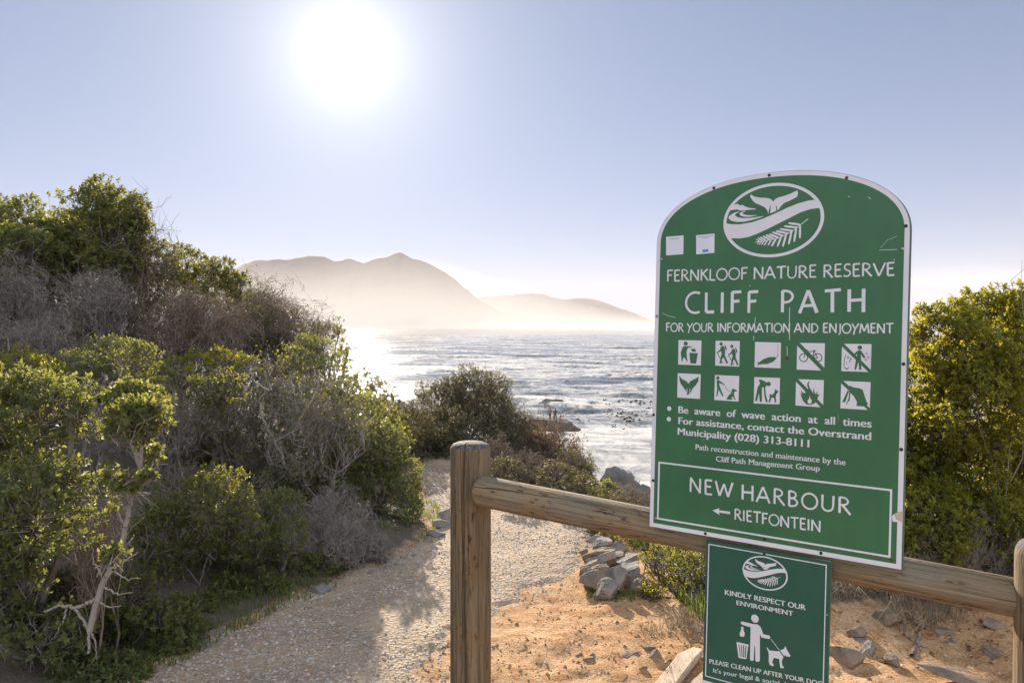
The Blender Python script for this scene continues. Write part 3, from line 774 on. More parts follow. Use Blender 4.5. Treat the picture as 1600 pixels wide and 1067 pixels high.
def big_sign():
    t = thing('path_sign', tuple(SO + SA * 0.375 - SN * 0.02), 'large arched green trail board with white border and lettering, fixed to the log rail', 'sign')
    slab('backing_board', arch(-0.001), -0.022, -0.0025, M['sign_edge'], t)
    slab('face_panel', arch(0.0), -0.0022, 0.0, M['sign_green'], t)
    b = Sheet(0.0004, 0.0)
    b.poly(arch(0.0005), [arch(0.0135)]); b.build('border', M['sign_white'], t)
    e = Sheet(0.0004, 0.0); emblem(e, EC, 1.0); e.build('emblem', M['sign_white'], t)
    # hand-lettered lines
    for txt, l, r, top, wt in (
        ('FERNKLOOF NATURE RESERVE', (1041.7, 439.5), (1398.5, 430.1), (1043.2, 422.6), 0.0041),
        ('CLIFF PATH', (1070.5, 488.2), (1353, 487.1), (1072, 457.6), 0.0076),
        ('FOR YOUR INFORMATION AND ENJOYMENT', (1040.4, 517.6), (1395.9, 520.8), (1041, 504.8), 0.0034),
        ('NEW HARBOUR', (1076.8, 767.6), (1329.5, 803.2), (1078, 745.8), 0.0052),
        ('RIETFONTEIN', (1147.2, 810.9), (1282.8, 830.9), (1148, 794.8), 0.0040)):
        s = Sheet(0.0004, 0.0); a, b_, cap = line_px(0.0, l, r, top)
        stroke_text(s, txt, a, b_, cap, wt, space=0.75 if txt == 'CLIFF PATH' else 0.36, gap=0.26 if txt == 'CLIFF PATH' else (0.14 if 'NEW' in txt else 0.06))
        s.build('lettering', M['sign_white'], t)
    for txt, l, r, top in (
        ('Be  aware  of  wave  action  at  all  times', (1060.3, 645.2), (1361.5, 667.8), (1060.5, 633.6)),
        ('For assistance, contact the Overstrand', (1060.3, 662.1), (1360.7, 687.4), (1060.5, 650.9)),
        ('Municipality (028) 313-8111', (1059.2, 678.8), (1264.0, 698.7), (1059.4, 667.4))):
        s = Sheet(0.0004, 0.0); a, b_, cap = line_px(0.0, l, r, top)
        font_text(s, txt, a, b_, cap, 0.026); s.build('lettering', M['sign_white'], t)
    for txt, l, r, top in (
        ('Path reconstruction and maintenance by the', (1087, 702.0), (1321, 726.6), (1087, 693.2)),
        ('Cliff Path Management Group', (1118.8, 720.4), (1280.9, 735.9), (1119, 711.8))):
        s = Sheet(0.0004, 0.0); a, b_, cap = line_px(0.0, l, r, top)
        font_text(s, txt, a, b_, cap, 0.016, True); s.build('lettering', M['sign_white'], t)
    for c in ((1045.7, 638.2), (1045.2, 654.6)):
        s = Sheet(0.0004, 0.0); s.disc(face_uv(*c), 0.0074); s.build('bullet_point', M['sign_white'], t)
    # box round the place names, and the arrow
    x0, x1, y0, y1, w = 0.0262, 0.7222, 0.0274, 0.2146, 0.0055
    s = Sheet(0.0004, 0.0)
    s.poly([(x0, y0), (x1, y0), (x1, y1), (x0, y1)], [[(x0 + w, y0 + w), (x1 - w, y0 + w), (x1 - w, y1 - w), (x0 + w, y1 - w)]])
    s.build('inner_frame', M['sign_white'], t)
    s = Sheet(0.0004, 0.0)
    s.px([(1113.2, 797.0), (1124.5, 793.3), (1123.0, 796.6), (1140.9, 799.0), (1140.9, 803.0), (1123.2, 800.4), (1124.8, 804.4)], face_uv)
    s.build('arrow', M['sign_white'], t)

    # ---- pictogram panels
    k5 = 160.0 / 1423.0
    A = lambda x, y: face_uv(1050 + x * k5, 525 + y * k5)
    B = lambda x, y: face_uv(1210 + x * k5, 525 + y * k5)
    k2 = 0.26875
    C2 = lambda x, y: face_uv(1010 + x * k2, 510 + y * k2)
    def panel(f, quad):
        p = Sheet(0.0004, 0.0); p.px(quad, f)
        return p.build('pictogram_panel', M['sign_white'], t)
    def sym(p, f, polys=(), discs=(), strokes=(), rings=(), white=()):
        s = Sheet(0.0008, 0.0)
        sc = (Vector(f(100, 0)) - Vector(f(0, 0))).length / 100
        for q in polys: s.px(q, f)
        for x, y, r in discs: s.disc(f(x, y), r * sc)
        for x, y, r, w in rings: s.ring(f(x, y), r * sc, w * sc)
        for pts, w in strokes: s.stroke([f(*q) for q in pts], w * sc)
        s.build('pictogram', M['sign_green'], p)
        if white:
            s = Sheet(0.0013, 0.0)
            for q in white: s.px(q, f)
            s.build('pictogram', M['sign_white'], p)
    p = panel(A, [(92, 57), (410, 62), (402, 408), (85, 395)])
    sym(p, A, [[(155,145),(225,142),(300,144),(222,166),(207,200),(203,235),(217,365),(168,290),(138,362),(122,228),(127,215)],
               [(258,180),(318,175),(340,215),(285,218)], [(243,232),(362,238),(335,383),(258,380)]], [(192,105,28)])
    p = panel(A, [(607, 65), (944, 70), (935, 425), (600, 410)])
    h1 = [(680,150),(700,135),(722,145),(735,175),(740,220),(734,260),(782,380),(757,382),(715,292),(690,335),(687,382),(660,382),(676,305),(692,240),(682,208),(630,240),(620,230),(668,190)]
    pk = [(727,128),(742,125),(766,190),(747,197)]
    mv = lambda q: [(700 + (x - 700) * 0.93 + 152, 130 + (y - 130) * 0.95 + 38) for x, y in q]
    sym(p, A, [h1, pk, mv(h1), mv(pk)], [(683, 110, 21), (833, 143, 20)], [([(632, 240), (712, 382)], 8), (mv([(632, 240), (712, 374)]), 8)])
    p = panel(C2, [(632, 90), (783, 94), (780, 243), (629, 237)])
    sym(p, C2, [[(640,206),(656,209),(680,190),(715,178),(748,177),(757,184),(740,203),(705,218),(672,219),(657,221),(645,229),(651,215)]], strokes=[([(766, 105), (765, 152)], 1.6), ([(763, 156), (766, 166), (757, 182)], 2.5)])
    p = panel(B, [(317, 95), (703, 100), (693, 480), (310, 465)])
    sl4 = [(315, 92), (357, 97), (695, 440), (695, 482), (655, 481), (315, 130)]
    sym(p, B, [sl4], rings=[(407, 300, 60, 13), (605, 300, 60, 13)], strokes=[([(407, 300), (455, 195)], 11), ([(452, 215), (556, 215)], 11), ([(535, 285), (556, 205)], 11), ([(450, 215), (535, 300)], 11),
        ([(558, 222), (605, 305)], 11), ([(535, 305), (605, 303)], 11), ([(440, 196), (467, 190)], 10), ([(535, 201), (582, 201)], 13)])
    p = panel(B, [(940, 107), (1350, 112), (1340, 500), (930, 487)])
    rr = random.Random(5)
    fl = []
    for cx, cy, n_ in ((1280, 250, 5), (1270, 330, 4), (1310, 292, 4), (1020, 295, 5), (1058, 318, 5), (1045, 345, 4)):
        for q in range(n_ + 1):
            a_ = rr.random() * 6.28; fl.append(([(cx, cy), (cx + 19 * math.cos(a_), cy + 19 * math.sin(a_))], 5))
    sym(p, B, [[(938,105),(968,107),(1342,470),(1342,502),(1308,500),(936,142)],
               [(1150,210),(1182,194),(1207,205),(1262,285),(1255,308),(1233,300),(1203,250),(1205,330),(1210,462),(1200,470),(1178,468),(1170,350),(1137,462),(1125,470),(1113,458),(1133,330),(1150,290),(1150,250),(1090,287),(1072,278),(1110,245)],
               [(968,428),(1010,450),(1035,430),(1040,438),(1012,466),(975,448)]], [(1188, 160, 29)], fl + [([(992, 258), (972, 340), (968, 428)], 8), ([(1008, 360), (1006, 390)], 5)])
    p = panel(A, [(80, 515), (400, 530), (390, 873), (73, 853)])
    sym(p, A, [[(103,550),(140,595),(200,625),(232,662),(255,625),(320,595),(372,563),(368,625),(335,680),(290,725),(262,785),(245,800),(215,820),(205,810),(200,770),(165,720),(120,660),(105,605)]],
        white=[[(207,720),(216,740),(213,805),(205,800)], [(248,725),(256,735),(250,796),(243,800)]])
    p = panel(A, [(597, 540), (935, 555), (925, 910), (588, 887)])
    sym(p, A, [[(622,612),(650,612),(730,668),(725,682),(657,648),(662,690),(717,832),(700,837),(650,745),(632,837),(616,837),(630,730)],
               [(835,735),(860,732),(905,755),(900,768),(870,770),(862,795),(868,840),(888,882),(868,882),(850,840),(828,850),(840,885),(758,880),(770,850),(800,810),(835,785),(828,765)]], [(638, 582, 21)],
        [([(730, 677), (755, 730), (800, 770), (832, 785)], 5)])
    p = panel(C2, [(628, 294), (777, 299), (774, 453), (624, 447)])
    sym(p, C2, [[(655,309),(668,309),(692,320),(702,330),(698,348),(691,352),(695,400),(707,438),(695,440),(686,402),(683,354),(672,354),(672,438),(660,438),(655,388),(643,434),(632,432),(648,352),(662,331),(656,318)],
                [(716,398),(722,392),(732,398),(745,383),(748,363),(758,370),(769,378),(765,386),(757,389),(752,410),(756,441),(747,441),(742,415),(728,413),(719,441),(709,439),(716,420)]], [(711, 334, 11)])
    p = panel(B, [(302, 597), (688, 612), (677, 990), (293, 963)])
    sym(p, B, [[(300,594),(332,598),(682,962),(679,993),(645,990),(299,630)],
               [(503,622),(475,660),(487,710),(520,760),(537,800),(546,712),(560,785),(578,810),(597,760),(600,815),(634,810),(605,845),(597,890),(560,935),(500,957),(440,945),(400,900),(375,840),(362,785),(388,820),(366,752),(408,792),(432,790),(425,740),(462,775),(472,735),(457,690),(460,655),(478,634)]],
        white=[[(492,825),(500,868),(522,890),(517,928),(490,945),(465,925),(462,890),(482,872)]])
    p = panel(B, [(928, 622), (1338, 640), (1325, 1028), (917, 1003)])
    sym(p, B, [[(925,620),(957,622),(1045,700),(1040,750),(1020,742),(924,652)],
               [(1045,685),(1110,715),(1175,722),(1228,745),(1255,830),(1280,905),(1303,940),(1285,960),(1327,1000),(1324,1030),(1298,1028),(1250,978),(1140,970),(1148,910),(1100,830),(1055,788),(1052,860),(1046,895),(1028,912),(1036,830),(1040,770)],
               [(1022,748),(1040,762),(985,917),(943,917)], [(1030,870),(1036,880),(1006,950),(995,947)]])

    # ---- two pale stickers, weathered; screws; a chipped edge; scratches
    k = 120.0 / 1600.0
    G = lambda x, y: face_uv(1010 + x * k, 340 + y * k)
    for q, extra in (([(412, 402), (776, 372), (770, 765), (412, 790)], 0), ([(1036, 370), (1420, 335), (1416, 738), (1040, 768)], 1)):
        s = Sheet(0.0005, 0.0); s.px(q, G); st = s.build('sticker', M['sticker_white'], t)
        s = Sheet(0.0009, 0.0)
        if extra:
            s.stroke([G(1068, 405), (G(1390, 378))], 0.0016); s.stroke([G(1150, 432), G(1300, 420)], 0.0016)
            s.build('caption', M['sticker_grey'], st)
            s = Sheet(0.0009, 0.0); s.px([(1170, 668), (1292, 660), (1292, 715), (1172, 724)], G); s.build('button', M['sticker_blue'], st)
        else:
            s.stroke([G(485, 448), G(690, 432)], 0.0018); s.build('caption', M['sticker_grey'], st)
    screws = [(1115.6, 294.1, 0), (1202, 274, 0), (1323, 278.3, 2), (1415.5, 353.3, 0), (1410, 389.3, 1), (1033.4, 405.7, 1), (1026.7, 493.8, 1), (1411.8, 568.6, 0), (1408.3, 702, 0),
              (1021.3, 647.9, 0), (1020.6, 750.4, 0), (1102.2, 833.2, 0), (1194.6, 841.5, 0), (1282.8, 863.8, 0), (1393, 874.8, 2), (1024.6, 809.5, 1), (1230, 559.5, 2)]
    def screw(parent, px, py, kind, off=0.0, r=0.0050):
        u, v = face_uv(px, py, off)
        bm = bmesh.new()
        bmesh.ops.create_uvsphere(bm, u_segments=12, v_segments=6, radius=1.0)
        Mx = Matrix((( *SA, 0), (*SB, 0), (*SN, 0), (0, 0, 0, 1))).transposed()
        bm.transform(Matrix.Translation(SO + SA * u + SB * v + SN * (off + 0.0006)) @ Mx @ Matrix.Diagonal((r, r, 0.0022, 1)))
        me = bpy.data.meshes.new('screw'); bm.to_mesh(me); bm.free()
        return link('screw', me, (M['screw_dark'], M['screw_silver'], M['rust'])[kind], parent)
    for px, py, kd in screws: screw(t, px, py, kd)
    k3 = 0.26875
    D = lambda x, y: face_uv(1010 + x * k3, 680 + y * k3)
    s = Sheet(0.0011, 0.0); s.px([(1494, 441), (1470, 444), (1447, 450), (1452, 480), (1478, 500), (1492, 506)], D); s.build('chipped_edge', M['raw_board'], t)
    s = Sheet(0.0019, 0.0); s.px([(1446, 452), (1428, 468), (1432, 500), (1470, 504), (1450, 478)], D); s.build('peeling_film', M['sign_white'], t)
    k1 = 0.26875
    T = lambda x, y: face_uv(1010 + x * k1, 260 + y * k1)
    for pts, w in (([(833, 820), (831, 960), (833, 1010)], 0.0017), ([(818, 1045), (820, 1100)], 0.0014), ([(634, 878), (631, 912)], 0.0014), ([(624, 985), (624, 1010)], 0.0018), ([(92, 852), (120, 866), (170, 880)], 0.0010),
                   ([(1362, 476), (1400, 430), (1455, 408)], 0.0007), ([(1355, 487), (1458, 484)], 0.0013), ([(1290, 180), (1305, 190)], 0.0015), ([(1172, 176), (1184, 177)], 0.0012), ([(598, 692), (606, 695)], 0.0015), ([(1440, 538), (1443, 548)], 0.0014)):
        s = Sheet(0.0006, 0.0); s.stroke([T(*q) for q in pts], w); s.build('scratch', M['sticker_white'], t)
    return t, screw
sign_t, screw_fn = big_sign()

def small_sign():
    OFF = -0.010
    ks = 240.0 / 1081.0
    f4 = lambda x, y: face_uv(1080 + x * ks, 830 + y * ks, OFF)
    t = thing('dog_sign', tuple(SO + SA * 0.377 - SB * 0.5), 'small green notice with person, dog and bin symbol, hung below the arched board', 'sign')
    x0, x1, y0, y1 = 0.1912, 0.5648, -0.560, -0.0140
    slab('backing_board', [(x0, y0), (x1, y0), (x1, y1), (x0, y1)], OFF - 0.012, OFF - 0.0006, M['sign_edge'], t)
    slab('face_panel', [(x0, -0.452), (x1, -0.452), (x1, y1), (x0, y1)], OFF - 0.0004, OFF, M['sign_green_dark'], t)
    slab('lower_strip', [(x0, y0), (x1, y0), (x1, -0.4522), (x0, -0.4522)], OFF - 0.0004, OFF, M['sign_white'], t)
    a0, a1, b0, b1, w = 0.1990, 0.5540, -0.4390, -0.0245, 0.0030
    s = Sheet(0.0004, OFF)
    s.poly([(a0, b0), (a1, b0), (a1, b1), (a0, b1)], [[(a0 + w, b0 + w), (a1 - w, b0 + w), (a1 - w, b1 - w), (a0 + w, b1 - w)]])
    s.build('border', M['sign_white'], t)
    l, r_ = f4(362, 268), f4(680, 322); tp, bt = f4(490, 175), f4(555, 413)
    s = Sheet(0.0004, OFF); emblem(s, ((l[0] + r_[0]) / 2, (tp[1] + bt[1]) / 2), (r_[0] - l[0]) / 2 / EA); s.build('emblem', M['sign_white'], t)
    for txt, L, R, top, bold in (('KINDLY RESPECT OUR', (238, 443), (805, 553), (238, 406), 0.026), ('ENVIRONMENT', (320, 515), (717, 594), (320, 481), 0.026),
                           ('PLEASE CLEAN UP AFTER YOUR DOG', (130, 926), (925, 1088), (130, 893), 0.026), ("It's your legal & social duty", (157, 990), (742, 1104), (157, 958), 0.012)):
        p2 = [(1080 + x * ks, 830 + y * ks) for x, y in (L, R, top)]
        a, b, cap = line_px(OFF, *p2)
        s = Sheet(0.0004, OFF); font_text(s, txt, a, b, cap, bold); s.build('lettering', M['sign_white'], t)
    k8 = 200.0 / 1558.0
    H = lambda x, y: face_uv(1100 + x * k8, 930 + y * k8, OFF)
    s = Sheet(0.0004, OFF)
    s.disc(H(620, 280), 0.0115, 24, 0.0122)
    s.px([(455,312),(600,345),(655,350),(688,378),(722,468),(798,486),(809,508),(793,528),(700,508),(681,470),(680,785),(670,802),(640,804),(626,790),(622,612),(613,610),(606,780),(592,794),(572,790),(560,772),(568,385),(462,352),(446,332)], H)
    s.px([(450,385),(467,378),(485,388),(478,408),(497,460),(490,495),(465,502),(438,490),(435,455),(455,408)], H)
    s.px([(397,562),(543,595),(536,630),(518,765),(508,772),(430,757),(420,745),(405,628)], H, [
        [(421,590),(431,592),(449,742),(440,742)], [(449,596),(460,598),(471,748),(460,746)], [(477,602),(490,604),(491,752),(479,750)], [(505,608),(518,610),(509,755),(498,754)]])
    s.stroke([H(815, 525), H(918, 665)], 0.0016)
    s.px([(768,625),(795,665),(870,675),(916,675),(968,745),(945,800),(955,850),(975,870),(970,882),(930,878),(915,770),(850,755),(830,810),(855,850),(835,857),(800,840),(788,800),(790,720),(785,685),(765,640)], H)
    s.px([(926,667),(975,645),(993,610),(1005,650),(1055,735),(1040,743),(1005,738),(988,720),(980,738)], H)
    s.build('pictogram', M['sign_white'], t)
    screw_fn(t, 1194.2, 865.2, 0, OFF, 0.0042); screw_fn(t, 1104.0, 940.0, 1, OFF, 0.0036); screw_fn(t, 1292, 960, 1, OFF, 0.0036)
small_sign()

# ------------------------------------------------------------------ log fence
def log_mesh(name, p0, p1, r0, r1, seed, dome=0.0, sides=40, rings=60, cap0=True):
    """a slightly irregular log in its own frame: axis along local +X, from x=0 to x=L"""
    L = (Vector(p1) - Vector(p0)).length
    V, Fc = [], []
    xs = np.linspace(0, L, rings)
    def rad(x, a): return (r0 + (r1 - r0) * x / L) * (1 + 0.035 * (fbm(np.array([x * 2.0]), np.array([math.cos(a) * 0.8 + 3]), 3, seed)[0] + fbm(np.array([x * 2.0 + 9]), np.array([math.sin(a) * 0.8 + 7]), 3, seed)[0]) + 0.012 * math.sin(5 * a + x * 3))
    prof = [(x, 1.0) for x in xs]
    prof = [(0.0, 0.80), (0.006, 0.94)] + [(0.02, 1.0)] + prof[1:-1] + [(L - 0.02, 1.0), (L - 0.006, 0.94), (L, 0.80)]
    prof.sort()
    for x, s in prof:
        for k in range(sides):
            a = 2 * math.pi * k / sides
            q = rad(x, a) * s
            V.append((x, q * math.cos(a), q * math.sin(a)))
    n = len(prof)
    for i in range(n - 1):
        for k in range(sides):
            Fc.append((i * sides + k, i * sides + (k + 1) % sides, (i + 1) * sides + (k + 1) % sides, (i + 1) * sides + k))
    V.append((0.0, 0, 0)); V.append((L, 0, 0))
    for k in range(sides):
        Fc.append((len(V) - 2, (k + 1) % sides, k)); Fc.append((len(V) - 1, (n - 1) * sides + k, (n - 1) * sides + (k + 1) % sides))
    me = bpy.data.meshes.new(name); me.from_pydata(V, [], Fc); me.update()
    me.polygons.foreach_set('use_smooth', [True] * len(me.polygons))
    return me
def post_mesh(name, r, z0, z1, seed, chamfer=0.022):
    sides, V, Fc = 168, [], []
    H = z1 - z0
    prof = [(0, 1.0)] + [(H * i / 40, 1.0) for i in range(1, 38)] + [(H - chamfer * 1.25, 1.0), (H - chamfer * 0.8, 0.965), (H - chamfer * 0.3, 0.87), (H - 0.003, 0.76), (H, 0.68), (H + 0.004, 0.40), (H + 0.005, 0.12)]
    for z, s in prof:
        for k in range(sides):
            a = 2 * math.pi * k / sides
            w = 1 + 0.03 * (vnoise(np.array([math.cos(a) * 1.5 + 5]), np.array([z * 0.9 + math.sin(a) * 1.5]), seed)[0] - 0.5)
            # one long drying crack down the front
            cr = abs((a - (4.40 + 0.06 * math.sin(z * 4) + 0.015 * math.sin(z * 23)) + math.pi) % (2 * math.pi) - math.pi)
            w -= 0.20 * math.exp(-(cr / 0.045) ** 2) * (1.0 if 0.1 < z else 0.3)
            V.append((r * s * w * math.cos(a), r * s * w * math.sin(a), z))
    n = len(prof)
    for i in range(n - 1):
        for k in range(sides):
            Fc.append((i * sides + k, i * sides + (k + 1) % sides, (i + 1) * sides + (k + 1) % sides, (i + 1) * sides + k))
    V.append((0, 0, H + 0.005))
    for k in range(sides): Fc.append((len(V) - 1, (n - 1) * sides + k, (n - 1) * sides + (k + 1) % sides))
    me = bpy.data.meshes.new(name); me.from_pydata(V, [], Fc); me.update()
    me.polygons.foreach_set('use_smooth', [True] * len(me.polygons))
    me.materials.append(M['post_wood']); me.materials.append(M['end_wood'])
    k0 = (n - 6) * sides
    for p in me.polygons:
        if min(p.vertices) >= k0 or p.index >= (n - 1) * sides: p.material_index = 1
    return me
def fence():
    p1 = at(735, 766, 3.155); g1 = hz(p1.x, p1.y)
    f = thing('log_fence', (p1.x, p1.y, g1), 'barrier of one heavy weathered log rail between two round timber posts', 'fence')
    def place(o, loc, rot=None):
        o.parent = f; o.location = Vector(loc) - Vector(f.location)
        if rot is not None: o.rotation_euler = rot
        COL.objects.link(o)
    z0 = g1 - 0.25
    o = bpy.data.objects.new('post', post_mesh('post', 0.0815, z0, at(735, 691, 3.155).z, 3)); place(o, (p1.x, p1.y, z0), (0, 0, 0.06))
    tag(o, 'grey brown round post with a bevelled dark top and a long crack')
    o['label'] = 'grey brown round post with dark rounded top and long crack'
    p2 = at(1640, 930, 2.0); g2 = hz(p2.x, p2.y); z0 = g2 - 0.25
    o = bpy.data.objects.new('post', post_mesh('post', 0.078, z0, at(1640, 846, 2.0).z, 9, 0.03)); place(o, (p2.x, p2.y, z0), (0, 0, 1.1))
    o['label'] = 'paler sunlit timber post beside the hedge'
    a = at(749, 766.5, 3.085); b = at(1612, 938, 2.035)
    me = log_mesh('rail', a, b, 0.0605, 0.0500, 21)
    me.materials.append(M['rail_wood'])
    o = bpy.data.objects.new('rail', me)
    d = (b - a).normalized(); side = Vector((0, 0, 1)).cross(d).normalized(); up = d.cross(side)
    o.rotation_euler = Matrix((d, side, up)).transposed().to_euler()
    place(o, a, o.rotation_euler.copy())
fence()

# ------------------------------------------------------------------ plants
def unit(v):
    return v / np.maximum(np.linalg.norm(v, axis=-1, keepdims=True), 1e-9)
def perp(d, rs):
    r = rs.normal(size=d.shape)
    return unit(r - (r * d).sum(-1, keepdims=True) * d)
def rand_dirs(n, rs): return unit(rs.normal(size=(n, 3)))
def tubes(P0, P1, R0, R1, sides=3):
    """tapered prisms between point arrays: returns vertices, faces"""
    n = len(P0)
    d = unit(P1 - P0)
    ref = np.where(np.abs(d[:, 2:3]) < 0.9, np.array([[0, 0, 1.0]]), np.array([[1.0, 0, 0]]))
    u = unit(np.cross(d, ref)); w = np.cross(d, u)
    ks = np.arange(sides) * 2 * math.pi / sides
    ring = u[:, None, :] * np.cos(ks)[None, :, None] + w[:, None, :] * np.sin(ks)[None, :, None]
    V = np.concatenate([P0[:, None, :] + ring * R0[:, None, None], P1[:, None, :] + ring * R1[:, None, None]], 1).reshape(-1, 3)
    b = (np.arange(n) * 2 * sides)[:, None]
    k = np.arange(sides)[None, :]; k2 = (k + 1) % sides
    Fq = np.stack([b + k, b + k2, b + sides + k2, b + sides + k], -1).reshape(-1, 4)
    return V, Fq
class Wood:
    def __init__(self): self.V, self.F, self.T, self.n = [], [], [], 0
    def add(self, P0, P1, R0, R1, sides=3, tint=None):
        if len(P0) == 0: return
        V, Fq = tubes(P0, P1, R0, R1, sides)
        self.V.append(V); self.F.append(Fq + self.n); self.n += len(V)
        t = np.random.RandomState(self.n % 9973).rand(len(P0)) if tint is None else tint
        self.T.append(np.repeat(t, 2 * sides))
    def curve(self, pts, r0, r1, rs, sides=6, wob=0.0, sub=6):
        """one bending limb through the given points"""
        P = np.array(pts, float)
        t = np.linspace(0, len(P) - 1, (len(P) - 1) * sub + 1)
        Q = np.stack([np.interp(t, np.arange(len(P)), P[:, k]) for k in range(3)], 1)
        for _ in range(2): Q[1:-1] = (Q[:-2] + 2 * Q[1:-1] + Q[2:]) / 4
        Q[1:-1] += rs.normal(size=Q[1:-1].shape) * wob
        R = np.linspace(r0, r1, len(Q))
        self.add(Q[:-1], Q[1:], R[:-1] * 1.02, R[1:], sides)
        return Q
    def build(self, name, mat, parent):
        if not self.V: return None
        me = mesh_np(name, np.concatenate(self.V), np.concatenate(self.F), True, np.concatenate(self.T))
        return link(name, me, mat, parent)
def leaves_mesh(C, D, N, L, Wd, rs, tint):
    """one bent leaf (two quads folded along the midrib) per row: base C, direction D, face normal N"""
    n = len(C)
    s = np.cross(D, N); s = unit(s)
    L = L[:, None]; Wd = Wd[:, None]
    fold = 0.22
    b = C; m = C + D * L * 0.55; tip = C + D * L + N * L * -0.10
    l = C + D * L * 0.52 + s * Wd * 0.5 + N * Wd * fold; r = C + D * L * 0.52 - s * Wd * 0.5 + N * Wd * fold
    V = np.stack([b, l, tip, r], 1).reshape(-1, 3)
    i = (np.arange(n) * 4)[:, None]
    Fq = i + np.array([[0, 1, 2, 3]])
    return V, Fq, np.repeat(tint, 4)
def lobe_pts(n, c, r, rs, up=0.35, shell=0.55):
    """points through the outer part of an ellipsoid, denser towards the skin and the top"""
    d = rand_dirs(n, rs); d[:, 2] = d[:, 2] + up * rs.rand(n); d = unit(d)
    q = shell + (1 - shell) * rs.rand(n) ** 0.6
    bump = 1 + 0.16 * np.sin(d[:, 0] * 5 + c[0] * 9) * np.sin(d[:, 1] * 6 + c[1] * 5) + 0.14 * np.sin(d[:, 2] * 7 + c[2] * 11 + d[:, 0] * 4)
    return c + d * np.array(r) * (q * bump)[:, None], d
SHRUBS = []
def shrub(name, label, cat, Y, lobes, leaf, leaf_n, leaf_len, seed, bark='bark_grey', twigs=0.5, ros=7, wide=0.55, group=None, base=None, stem_r=0.018, deep=0.85, shell=0.5, sprig=0.03, twig_len=0.07, limbs=True, holes=1.25):
    """leafy shrub: woody stems from one root, forking into every lobe of the crown, sprays of leaves at the twig ends.
    lobes: (px, py, rx, ry[, dY]) seen from the path; each becomes an ellipsoid of leaf sprays at its own distance"""
    rs = np.random.RandomState(seed)
    LB = []
    for q in lobes:
        px, py, rx, ry = q[:4]; y = Y + (q[4] if len(q) > 4 else rs.uniform(-0.06, 0.06) * Y)
        c = np.array(at(px, py, y)); k = y / F_PX
        LB.append((c, (rx * k, max(rx, ry) * k * deep, ry * k)))
    cx = np.mean([c[0] for c, r in LB]); cy = np.mean([c[1] for c, r in LB])
    if base is not None:
        cx = at(base, 900, Y).x; cy = Y
    low = min(c[2] - r[2] for c, r in LB)
    z0 = hz(cx, cy) - 0.04
    root = np.array([cx, cy, z0])
    t = thing(name, tuple(root), label, cat, group)
    wood = Wood(); area = [r[0] * r[2] for c, r in LB]; tot = sum(area)
    Cs, Ds = [], []
    for (c, r), a in zip(LB, area):
        # a limb to the lobe, then boughs inside it
        mid = root + (c - root) * 0.5 + np.array([rs.uniform(-.12, .12), rs.uniform(-.12, .12), rs.uniform(-0.05, 0.1)]) * np.linalg.norm(c - root)
        rt = root + np.array([rs.uniform(-.1, .1), rs.uniform(-.1, .1), 0]) * min(0.2, r[0])
        core = c - np.array([0, 0, r[2] * 0.35])
        if limbs: wood.curve([rt, mid, core], stem_r, stem_r * 0.55, rs, 6, 0.006)
        nb = 7
        bt, bd = lobe_pts(nb, c, r, rs, 0.5, 0.6)
        for e in bt:
            m2 = (core + e) / 2 + rs.normal(size=3) * 0.12 * np.array(r)
            wood.curve([core, m2, c + (e - c) * 0.7], stem_r * 0.42, stem_r * 0.12, rs, 4, 0.003, 4)
        n = int(leaf_n * a / tot / ros)
        tp, td = lobe_pts(n, c, r, rs, 0.35, shell)
        # holes: leave out sprays in a few noise pockets so that what is behind shows through
        ns = np.sin(tp[:, 0] * 11 / max(r[0], .2) * 0.35 + seed) + np.sin(tp[:, 2] * 12 / max(r[2], .2) * 0.35 + seed * 2) + np.sin(tp[:, 1] * 9 / max(r[1], .2) * .35)
        keep = ns > -holes + 0.5 * rs.rand(n)
        tp, td = tp[keep], td[keep]
        dirs = unit(td * 0.7 + np.array([0, 0, 0.55]) + rs.normal(size=td.shape) * 0.45)
        Cs.append(tp); Ds.append(dirs)
        # twigs carrying the sprays
        m = int(len(tp) * twigs)
        if m:
            s = tp[:m]; inner = s - dirs[:m] * (twig_len * (0.6 + 0.8 * rs.rand(m)))[:, None] + rs.normal(size=(m, 3)) * 0.012
            wood.add(inner, s + dirs[:m] * sprig * 0.5, np.full(m, 0.0028), np.full(m, 0.0013), 3)
    tp, d = np.concatenate(Cs), np.concatenate(Ds)
    n = len(tp)
    u = perp(d, rs); w = np.cross(d, u)
    LC, LD, LN, LL, LW, LT = [], [], [], [], [], []
    ptint = np.clip(rs.normal(0.45, 0.22, n), 0, 1)
    for k in range(ros):
        a = 2.4 * k + rs.rand(n) * 0.8
        radial = u * np.cos(a)[:, None] + w * np.sin(a)[:, None]
        op = 0.25 + 0.75 * ((ros - k) / ros)
        ld = unit(d * (1.15 - op) + radial * op + rs.normal(size=(n, 3)) * 0.18)
        ln = unit(d - (d * ld).sum(-1, keepdims=True) * ld)
        LC.append(tp + d * (sprig * (k / ros - 0.3))[..., None] if False else tp + d * (sprig * (k / ros - 0.3)))
        LD.append(ld); LN.append(ln)
        l_ = leaf_len * (0.6 + 0.55 * rs.rand(n)); LL.append(l_); LW.append(l_ * wide * (0.85 + 0.3 * rs.rand(n)))
        LT.append(np.clip(ptint + rs.normal(0, 0.12, n) + 0.22 * (k / ros), 0, 1))
    V, Fq, T = leaves_mesh(np.concatenate(LC), np.concatenate(LD), np.concatenate(LN), np.concatenate(LL), np.concatenate(LW), rs, np.concatenate(LT))
    link('foliage', mesh_np('foliage', V, Fq, False, T), M[leaf], t)
    wood.build('stem', M[bark], t)
    SHRUBS.append(t)
    return t
